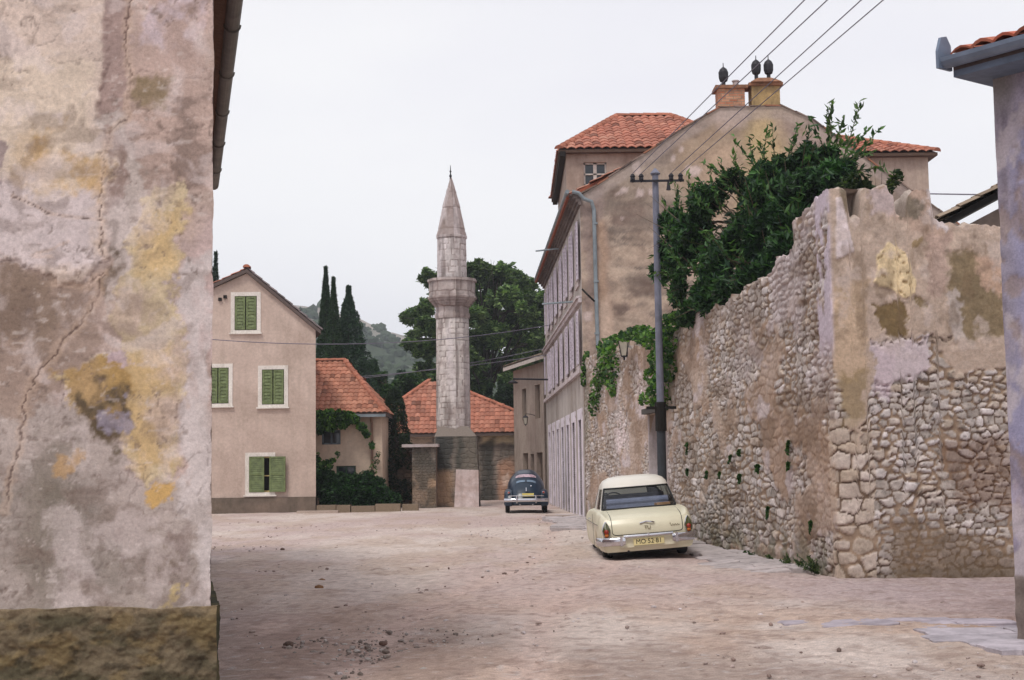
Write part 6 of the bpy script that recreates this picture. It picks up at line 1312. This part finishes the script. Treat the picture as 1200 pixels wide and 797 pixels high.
def sedan():
    t = car_root('parked_car', (2.29, 24.3, .005), (0, R(-3.9), R(.5)), 'cream saloon with white roof parked against the rubble wall, tilted on the paving')
    Wf = lambda y: np.interp(y, [0, .25, .6, 1.2, 3.4, 3.9, 4.3], [.775, .815, .83, .83, .83, .81, .74])
    zt = lambda y: np.interp(y, [0, .12, .35, 1.0, 2, 3.2, 3.8, 4.3], [.835, .88, .915, .945, .95, .93, .89, .80])
    zd = lambda y: np.interp(y, [0, .08, .25, .6, 1.05, 3.1, 3.8, 4.3], [.80, .835, .868, .905, .94, .95, .91, .80])
    def zb(y):
        b = .27
        for yw in (.92, 3.5): d = .36**2-(y-yw)**2; b = max(b, .25+math.sqrt(d) if d > 0 else 0)
        return min(b, .585)
    def off(x, z, W=.8):
        return .055*ss(.45, .30, z)+.10*ss(.62, .88, z)**1.5+.085*(np.abs(x)/W)**3.2
    ys = np.concatenate([np.linspace(0, .5, 12), np.arange(.52, 4.3, .03), [4.3]])
    sp = np.array([0, .04, .12, .25, .4, .55, .7, .82, .9, .96, 1.0]); sx = np.array([.90, .955, .98, .995, 1.0, .998, .985, .965, .945, .92, .89])
    dp = np.array([.985, .94, .9, .84, .7, .5, .25, 0]); ring = []
    for y in ys:
        W = Wf(y); b = zb(y); tpz = zt(y); dk = zd(y)
        side = [(W*q, b+(tpz-b)*s) for s, q in zip(sp, sx)]
        deck = [(W*.89*q, tpz+(dk+.02*(1-q*q)-tpz)*ss(1.0, .88, q)) for q in dp]
        half = side+deck; fade = max(0, 1-y/.7); ffront = max(0, (y-3.7)/.6)
        R_ = []
        for x, z in half: R_.append((x, y+float(off(x, z))*fade-.12*ffront*(abs(x)/.8)**3, z))
        ring.append(R_+[(-x, yy, z) for x, yy, z in R_[-2::-1]])
    G = np.array(ring); mb = LB(); mb.grid(G, flip=True)
    # rear panel
    nS = len(sp); xs = np.linspace(1, -1, 25); W = Wf(0); b = .30; P = []
    r0 = G[0]; right = r0[:nS]; left = r0[::-1][:nS]
    topx = r0[nS-1:len(r0)-nS+1]  # along the deck edge
    xt = topx[:, 0]; zt_ = topx[:, 2]; M2 = len(topx); P = np.zeros((nS, M2, 3))
    for i in range(nS):
        for j in range(M2):
            tx = xt[j]/abs(xt[0]); x = tx*abs(right[i][0]); z = zb(0)+(zt_[j]-zb(0))*sp[i]; P[i, j] = (x, float(off(x, z)), z)
    mb.grid(P, flip=True)
    f = G[-1]; mb.add(f, [tuple(range(len(f)))])
    o = mb.build('body', M['cream'], t, True); fixn(o); smooth_by(o, 55)
    mb = LB(); mb.box((0, 2.2, .33), (1.35, 3.9, .22)); mb.build('underbody_light_block', M['seal'], t)  # dark underbody box, added inside the shell to block light
    for x in (-.655, .655):
        for y in (.92, 3.5): wheel(t, x, y, .31, .16, M['chrome'])
    # glasshouse
    N_ = 120; an = np.linspace(0, 2*math.pi, N_, endpoint=False)+.013
    def sup(z, y0_, y1_, a, n=5.0, crown=0):
        yc, bb = (y0_+y1_)/2, (y1_-y0_)/2; c, s = np.cos(an), np.sin(an)
        x = a*np.sign(c)*np.abs(c)**(2/n); y = yc+bb*np.sign(s)*np.abs(s)**(2/n)
        y = y+.05*np.where(s < 0, 1, -1)*(np.abs(x)/a)**2.5*.9
        return np.stack([x, y, np.full(N_, z)+crown], 1)
    rings = [sup(.925, .98, 3.25, .715), sup(.965, 1.02, 3.18, .71), sup(1.13, 1.21, 2.98, .672), sup(1.315, 1.42, 2.80, .615), sup(1.39, 1.47, 2.75, .59), sup(1.455, 1.56, 2.68, .54, 4.5), sup(1.505, 1.70, 2.55, .44, 4), sup(1.53, 1.9, 2.3, .25, 3)]
    mid = rings[2]; ym_, yb_ = (1.21+2.98)/2, (2.98-1.21)/2
    def kind(i):
        p = (mid[i]+mid[(i+1) % N_])/2; ax = abs(p[0])/.672; ay = (p[1]-ym_)/yb_
        if ax < .935 and ay < -.7: return 'rear'
        if ax < .90 and ay > .7: return 'front'
        if ax >= .9 and -.66 < ay < .78 and abs(ay-.02) > .035: return 'sr' if p[0] > 0 else 'sl'
        return None
    ks = [kind(i) for i in range(N_)]; V = np.concatenate(rings); body = LB(); fs = []
    for r in range(len(rings)-1):
        for i in range(N_):
            if r in (1, 2) and ks[i]: continue
            fs.append((r*N_+i, r*N_+(i+1) % N_, (r+1)*N_+(i+1) % N_, (r+1)*N_+i))
    fs.append(tuple((len(rings)-1)*N_+i for i in range(N_))); body.add(V, fs); o = body.build('roof', M['carwhite'], t, True); smooth_by(o, 50)
    for kn, nm in (('rear', 'rear_window'), ('front', 'windscreen'), ('sl', 'side_window'), ('sr', 'side_window')):
        mb = LB(); ff = [(r*N_+i, r*N_+(i+1) % N_, (r+1)*N_+(i+1) % N_, (r+1)*N_+i) for r in (1, 2) for i in range(N_) if ks[i] == kn]
        used = sorted({v for f_ in ff for v in f_}); mp = {v: k for k, v in enumerate(used)}; mb.add(V[used], [tuple(mp[v] for v in f_) for f_ in ff])
        w_ = mb.build(nm, M['cglass'], t, True)
        idx = [i for i in range(N_) if ks[i] == kn]
        if kn == 'rear':
            idx.sort(); mb = LB(); lo = [rings[1][i]+np.array([0, -.008, -.002]) for i in idx+[idx[-1]+1]]; hi = [rings[3][i]+np.array([0, -.008, .004]) for i in idx+[idx[-1]+1]]; mdl = rings[2][idx[0]]+np.array([0, -.008, 0]); mdr = rings[2][idx[-1]+1]+np.array([0, -.008, 0])
            mb.tube(lo, .016, 6); mb.tube(hi, .016, 6); mb.tube([lo[0], mdl, hi[0]], .016, 6); mb.tube([lo[-1], mdr, hi[-1]], .016, 6); mb.build('window_seal', M['seal'], w_)
            mb = LB(); mb.tube([p+np.array([0, -.012, -.028]) for p in lo], .010, 6); mb.build('window_trim', M['chrome'], w_)
    # inside
    mb = LB(); mb.box((0, 2.1, .955), (1.3, 1.9, .02)); mb.build('parcel_shelf', M['seal'], t)
    for y, z in ((1.5, .99), (2.15, 1.05)):
        mb = LB(); M3 = Matrix.Rotation(R(-8), 3, 'X'); mb.box((0, y, z-.06), (1.12, .14, .26), M=M3); mb.lathe([(.07, -.56), (.07, .56)], (0, y, z+.07), 12, (1, 0, 0)); mb.build('seat_back', M['seat'], t)
    mb = LB(); c = Vector((-.34, 2.45, 1.04)); ax2 = Matrix.Rotation(R(-25), 3, 'X'); mb.tube([c+ax2 @ Vector((math.cos(a)*.20, 0, math.sin(a)*.20)) for a in np.linspace(0, 2*math.pi, 33)], .013, 6, cap=False); mb.tube([c+ax2 @ Vector((-.2, 0, 0)), c+ax2 @ Vector((.2, 0, 0))], .012, 5); mb.build('steering_wheel', M['seal'], t)
    mb = LB(); mb.box((.42, 1.22, .99), (.26, .12, .05), .3, c_=None); mb.build('parcel', m_plain('tan_cloth', (190, 150, 110), .8), t)
    # rear lamps in the fin ends
    for sg in (-1, 1):
        x0 = sg*.70; z0 = .655; y_ = float(off(x0, z0))
        def drop(rx, rz, dy, n=28):
            L_ = []
            for a in np.linspace(0, 2*math.pi, n, endpoint=False):
                x = math.cos(a)*rx*(1 if math.sin(a) < 0 else (1-math.sin(a)*.45)); z = math.sin(a)*rz; L_.append((x0+x, float(off(x0+x, z0+z))+dy, z0+z))
            return L_
        rimo, rimi, face = drop(.072, .145, .01), drop(.072, .145, -.03), drop(.060, .13, -.036); n = 28
        mb = LB(); mb.add(rimo+rimi+face, [(i, (i+1) % n, n+(i+1) % n, n+i) for i in range(n)]+[(n+i, n+(i+1) % n, 2*n+(i+1) % n, 2*n+i) for i in range(n)]); lp = mb.build('tail_lamp', M['chrome'], t, True)
        mb = LB(); mb.add(face+[(x0, y_-.045, z0)], [(i, (i+1) % n, n) for i in range(n)]); mb.build('lamp_glass', M['olive'], lp)
        mb = LB(); mb.lathe([(.042, 0), (.036, .018), (.018, .028), (.001, .03)], (x0, float(off(x0, z0-.03))-.038, z0-.03), 16, (0, -1, 0)); mb.build('red_lens', M['red'], lp, True)
        mb = LB(); mb.lathe([(.036, 0), (.03, .014), (.001, .02)], (x0, float(off(x0, z0-.085))-.036, z0-.088), 16, (0, -1, 0)); mb.build('amber_lens', M['amber'], lp, True)
        # chrome end of the bumper wrapping round the corner
        mb = LB(); pts = []
        for x in np.linspace(.40, .745, 10): pts.append((sg*x, float(off(x, .5))-.075))
        pts += [(sg*.79, .12), (sg*.838, .26), (sg*.84, .5)]
        G_ = []
        for k_, (x, y) in enumerate(pts):
            hh = .070 if k_ > 0 else .058; nrm = Vector((0, -1, 0)) if k_ < 8 else Vector((sg, -.3, 0)).normalized() if k_ < 11 else Vector((sg, 0, 0)); sec = []
            for a in np.linspace(-90, 90, 9): sec.append(tuple(Vector((x, y, .455))+nrm*math.cos(R(a))*.03+Vector((0, 0, math.sin(R(a))*hh))))
            G_.append(sec)
        mb.grid(np.array(G_), flip=sg < 0); bp = mb.build('bumper', M['chrome'], t, True)
        mb = LB(); x = .47; mb.box((sg*x, float(off(x, .5))-.10, .46), (.045, .05, .16)); mb.build('overrider', M['chrome'], bp)
    G_ = []
    for x in np.linspace(-.42, .42, 16): G_.append([(x, float(off(x, .5))-.045-.025*math.cos(R(a)), .525+.028*math.sin(R(a))) for a in np.linspace(-90, 90, 7)])
    mb = LB(); mb.grid(np.array(G_)); mb.build('bumper', M['chrome'], t, True)
    mb = LB(); mb.box((0, .02, .42), (1.0, .05, .16)); mb.build('rear_valance', M['cream'], t)
    mb = LB(); mb.box((0, -.03, .425), (.52, .012, .115)); pl = mb.build('number_plate', M['plate'], t)
    text('MO·52·81', .108, (0, -.038, .425), (R(90), 0, 0), M['ink'], pl, 'plate_characters')
    # boot lid shut line, handle, badges
    ln = []
    for z in np.linspace(.80, .60, 8): ln.append((-.60, z))
    ln += [(-.585, .575), (-.56, .562)]; ln += [(x, .556) for x in np.linspace(-.5, .5, 15)]; ln += [(.56, .562), (.585, .575)]+[(.60, z) for z in np.linspace(.60, .80, 8)]
    pth = [(x, float(off(x, z))-.001, z) for x, z in ln]; pre = [(-.60-.0*y, y+.12, float(zd(y))+.012) for y in np.linspace(.85, .05, 10)]; post = [(-x, y, z) for x, y, z in pre[::-1]]
    mb = LB(); mb.tube(pre+pth+post, .006, 5); mb.build('boot_lid_gap', M['seal'], t)
    mb = LB(); mb.tube([(x, float(off(x, .745))-.03-.012*math.sin((x/.13)*math.pi), .745+.010*math.cos(x/.13*math.pi*1.0)) for x in np.linspace(-.13, .13, 14)], [.006]+[.013]*12+[.006], 8); mb.build('boot_handle', M['chrome'], t)
    bt = text('TU', .085, (0, float(off(0, .66))-.012, .655), (R(90), 0, 0), m_plain('dull_badge_metal', (120, 104, 70), .4, .6), t, 'badge', .004)
    mb = LB(); xs2 = np.linspace(.38, .55, 40); mb.tube([(x, float(off(x, .665))-.008, .665+.016*math.sin((x-.38)*150)*(1-.4*(x-.38)/.17)+(.02 if i < 4 else 0)) for i, x in enumerate(xs2)], .0035, 5); mb.build('script_badge', bt.data.materials[0], t)
    mb = LB(); mb.lathe([(.02, 0), (.016, .02), (.001, .022)], (0, float(off(0, .53))-.05, .548), 12, (0, -1, 0)); mb.build('lock_button', M['chrome'], t)
    for sg in (-1, 1):
        mb = LB(); mb.tube([(sg*(Wf(y)+.004), y, .74-.0*y) for y in np.linspace(.35, 4.0, 20)], .009, 5); mb.build('side_trim', M['chrome'], t)
        mb = LB(); mb.tube([(sg*.83, 2.05, .80), (sg*.855, 2.1, .80), (sg*.855, 2.2, .80), (sg*.83, 2.25, .80)], .008, 5); mb.build('door_handle', M['chrome'], t)
        mb = LB(); mb.tube([(sg*(Wf(1.35)*.999+.001), y_, z_) for y_, z_ in ((1.5, .32), (1.5, .6), (1.42, .9))], .004, 4); mb.build('door_gap', M['seal'], t)
    mb = LB(); mb.tube([(-.35, .06, .27), (-.35, .5, .27)], .022, 8); mb.build('exhaust_pipe', M['cowl'], t)
    for ch in t.children:
        if ch.name.split('.')[0] != 'wheel': ch.location.z -= .105
    return t
sedan()

def beetle():
    t = car_root('parked_car', (X_(616.3, 49.2), 49.2, 0.01), (0, 0, R(0)), 'dark blue rounded rear engined saloon parked at the far end of the street')
    Y_ = [0.12, .2, .35, .6, .85, 1.15, 1.5, 1.9, 2.3, 2.55, 2.85, 3.2, 3.6, 3.85, 3.95]
    ztp = [.50, .66, .84, 1.06, 1.235, 1.38, 1.465, 1.50, 1.48, 1.40, 1.08, .98, .84, .66, .50]
    wd = [.34, .44, .52, .60, .65, .67, .68, .68, .67, .66, .64, .56, .44, .34, .26]
    def S(y, th):
        z1 = np.interp(y, Y_, ztp); w_ = np.interp(y, Y_, wd); zb_ = .30
        n = 3.1; c, s = np.cos(th), np.sin(th); hh = z1-zb_
        # greenhouse is narrower than the waist
        x = w_*np.sign(c)*np.abs(c)**(2/n); z = zb_+hh*np.abs(s)**(2/n)
        x = x*(1-.14*ss(.95, 1.45, z))
        return np.stack([x, y+0*x, z], -1)
    ys = np.linspace(.12, 3.95, 90); th = np.linspace(0, math.pi, 49); Yg, T = np.meshgrid(ys, th, indexing='ij'); G = S(Yg, T)
    mb = LB(); mb.grid(G); mb.add(G[0], [tuple(range(49))]); mb.add(G[-1], [tuple(range(49))]); o = mb.build('body', M['blue'], t); fixn(o); smooth_by(o, 50)
    def patch(y0_, y1_, x0, x1, nm, mat, par, off=.006, rnd=3.0, n=18):
        """rounded patch lying on the shell, seen from behind: limits in y (along the slope) and x"""
        a = np.linspace(-1, 1, n); A, B = np.meshgrid(a, a, indexing='ij')
        rr_ = (np.abs(A)**rnd+np.abs(B)**rnd)**(1/rnd); mx_ = np.maximum(np.abs(A), np.abs(B)); k_ = np.where(rr_ > 0, mx_/np.maximum(rr_, 1e-6), 1); A, B = A*k_, B*k_
        yy = (y0_+y1_)/2+(y1_-y0_)/2*B; xx = (x0+x1)/2+(x1-x0)/2*A
        w_ = np.interp(yy, Y_, wd); c = np.clip(np.abs(xx)/(w_*.95), 0, .995)**(3.1/2); tt = np.arccos(c); tt = np.where(xx < 0, math.pi-tt, tt); P = S(yy, tt)
        P[..., 0] = xx; P = P+np.array([0, -off*.8, off]); mb = LB(); mb.grid(P); o = mb.build(nm, mat, par, True); fixn(o); return o
    rw_ = patch(.84, 1.04, -.36, .36, 'rear_window', m_plain('painted_reflection_glass', (176, 150, 160), .15, spec=.8, var=.5, sc=9), t, .010, 4)  # pinkish grey base colour paints a bright reflection into the window
    patch(.60, .70, -.34, -.03, 'painted_reflection_strip', M['chrome'] if False else m_plain('painted_reflection_metal', (120, 140, 160), .4, .4), t, .008, 6); patch(.60, .70, .03, .34, 'painted_reflection_strip', bpy.data.materials['painted_reflection_metal'], t, .008, 6)  # pale patches paint the row of reflections below the rear window
    # engine lid shut line
    def line(pts, r, nm, mat):
        P = []
        for x, y in pts:
            w_ = np.interp(y, Y_, wd); c = min(.99, abs(x)/(w_*.95))**(1.55); tt = math.acos(c); tt = tt if x > 0 else math.pi-tt; q = S(np.array(y), np.array(tt)); P.append((x, float(q[1])-.005, float(q[2])+.004))
        mb = LB(); mb.tube(P, r, 5); mb.build(nm, mat, t)
    line([(-.24, .17), (-.33, .3), (-.38, .45), (-.36, .56), (-.2, .6), (.2, .6), (.36, .56), (.38, .45), (.33, .3), (.24, .17)], .006, 'engine_lid_gap', M['seal'])
    line([(0, .38), (0, .22)], .02, 'lid_handle', M['chrome'])
    mb = LB(); mb.lathe([(.028, 0), (.02, .01)], (.17, .42, .93), 10, (0, -1, .6)); mb.build('emblem', M['chrome'], t)
    # wings
    def wing(sg, yc, ry, rz_, zc, nm):
        a = np.linspace(R(-14), R(194), 34); b = np.linspace(0, 1, 9); Gw = []
        for q in b:
            row = []
            for p in a:
                k_ = math.cos(q*math.pi/2)**.55 if q < 1 else 0.0; k2 = .30+.70*k_ if False else (1-.30*q**2.6); x = .46+.31*math.sin(q*math.pi/2)**1.0 if False else .50+.265*(1-(1-q)**1.6)
                row.append((sg*x, yc-math.cos(p)*ry*k2, zc+math.sin(p)*rz_*k2))
            Gw.append(row)
        lip = [(sg*.765, y_*1.0, z_) for _, y_, z_ in Gw[-1]]; inn = [(sg*.60, yc+(y_-yc)*.86, zc+(z_-zc)*.86) for _, y_, z_ in lip]
        mb = LB(); mb.grid(np.array(Gw+[inn]), flip=sg > 0); o = mb.build(nm, M['blue'], t); fixn(o); smooth_by(o, 60)
        return Gw
    for sg in (-1, 1):
        wing(sg, .78, .58, .47, .36, 'rear_wing'); wing(sg, 3.35, .55, .46, .36, 'front_wing')
        mb = LB(); mb.box((sg*.70, 2.05, .31), (.16, 1.7, .05)); mb.build('running_board', M['seal'], t)
        wheel(t, sg*.655, .82, .33, .15, M['chrome']); wheel(t, sg*.655, 3.22, .33, .15, M['chrome'])
        mb = LB(); mb.lathe([(.055, 0), (.05, .03), (.03, .05), (.001, .055)], (sg*.60, .30, .70), 14, (0, -1, .25)); lp = mb.build('tail_lamp', M['chrome'], t, True); mb = LB(); mb.lathe([(.04, .035), (.03, .055), (.001, .062)], (sg*.60, .30, .70), 14, (0, -1, .25)); mb.build('lamp_lens', M['red'], lp, True)
        mb = LB(); P = [S(np.array(y), np.array(.62 if sg > 0 else math.pi-.62)) for y in (1.35, 1.7, 2.1, 2.45)]; P2 = [S(np.array(y), np.array(1.05 if sg > 0 else math.pi-1.05)) for y in (1.45, 1.7, 2.1, 2.35)]
        Gs = np.array([P, P2])+np.array([sg*.008, 0, .004]); mb.grid(Gs, flip=sg < 0); o = mb.build('side_window', M['glass'], t, True)
        mb = LB(); x = sg*.33; mb.tube([(x, .02, .36), (x, -.03, .45), (x, -.03, .54), (x, .02, .60)], .028, 8); mb.build('overrider', M['chrome'], t)
    Gb = []
    for x in np.linspace(-.77, .77, 24):
        yb = .02+.13*(abs(x)/.77)**4; Gb.append([(x, yb-.03*math.cos(R(a)), .45+.06*math.sin(R(a))) for a in np.linspace(-90, 90, 9)])
    mb = LB(); mb.grid(np.array(Gb)); mb.build('bumper', M['chrome'], t, True)
    mb = LB(); mb.tube([(-.6, .04, .60), (-.33, -.01, .60), (.33, -.01, .60), (.6, .04, .60)], .014, 6); mb.build('bumper', M['chrome'], t)
    mb = LB(); mb.box((.06, .10, .63), (.40, .012, .11)); mb.build('number_plate', M['yplate'], t)
    mb = LB(); mb.box((.04, .17, .73), (.14, .10, .05)); mb.build('plate_lamp', M['blue'], t)
    mb = LB(); mb.box((0, 2.0, .36), (1.0, 3.4, .2)); mb.build('underbody_light_block', M['seal'], t)
    for x in (-.22, .22): mb = LB(); mb.tube([(x, .05, .30), (x, .4, .30)], .022, 7); mb.build('exhaust_pipe', M['chrome'], t)
beetle()
# ================================================================== thin air: pale haze round everything
hzm = bpy.data.materials.new('pale_air'); hzm.use_nodes = True; t_ = hzm.node_tree; t_.nodes.clear()
o_ = t_.nodes.new('ShaderNodeOutputMaterial'); v_ = t_.nodes.new('ShaderNodeVolumePrincipled'); v_.inputs['Color'].default_value = (.86, .92, 1, 1); v_.inputs['Density'].default_value = .00055; v_.inputs['Anisotropy'].default_value = .1
t_.links.new(v_.outputs[0], o_.inputs['Volume'])
mb = MB(); mb.box((0, 450, 55), (1900, 1500, 125)); hz_ = mb.build('haze', hzm, kind='stuff', label='thin bluish haze in the distance')
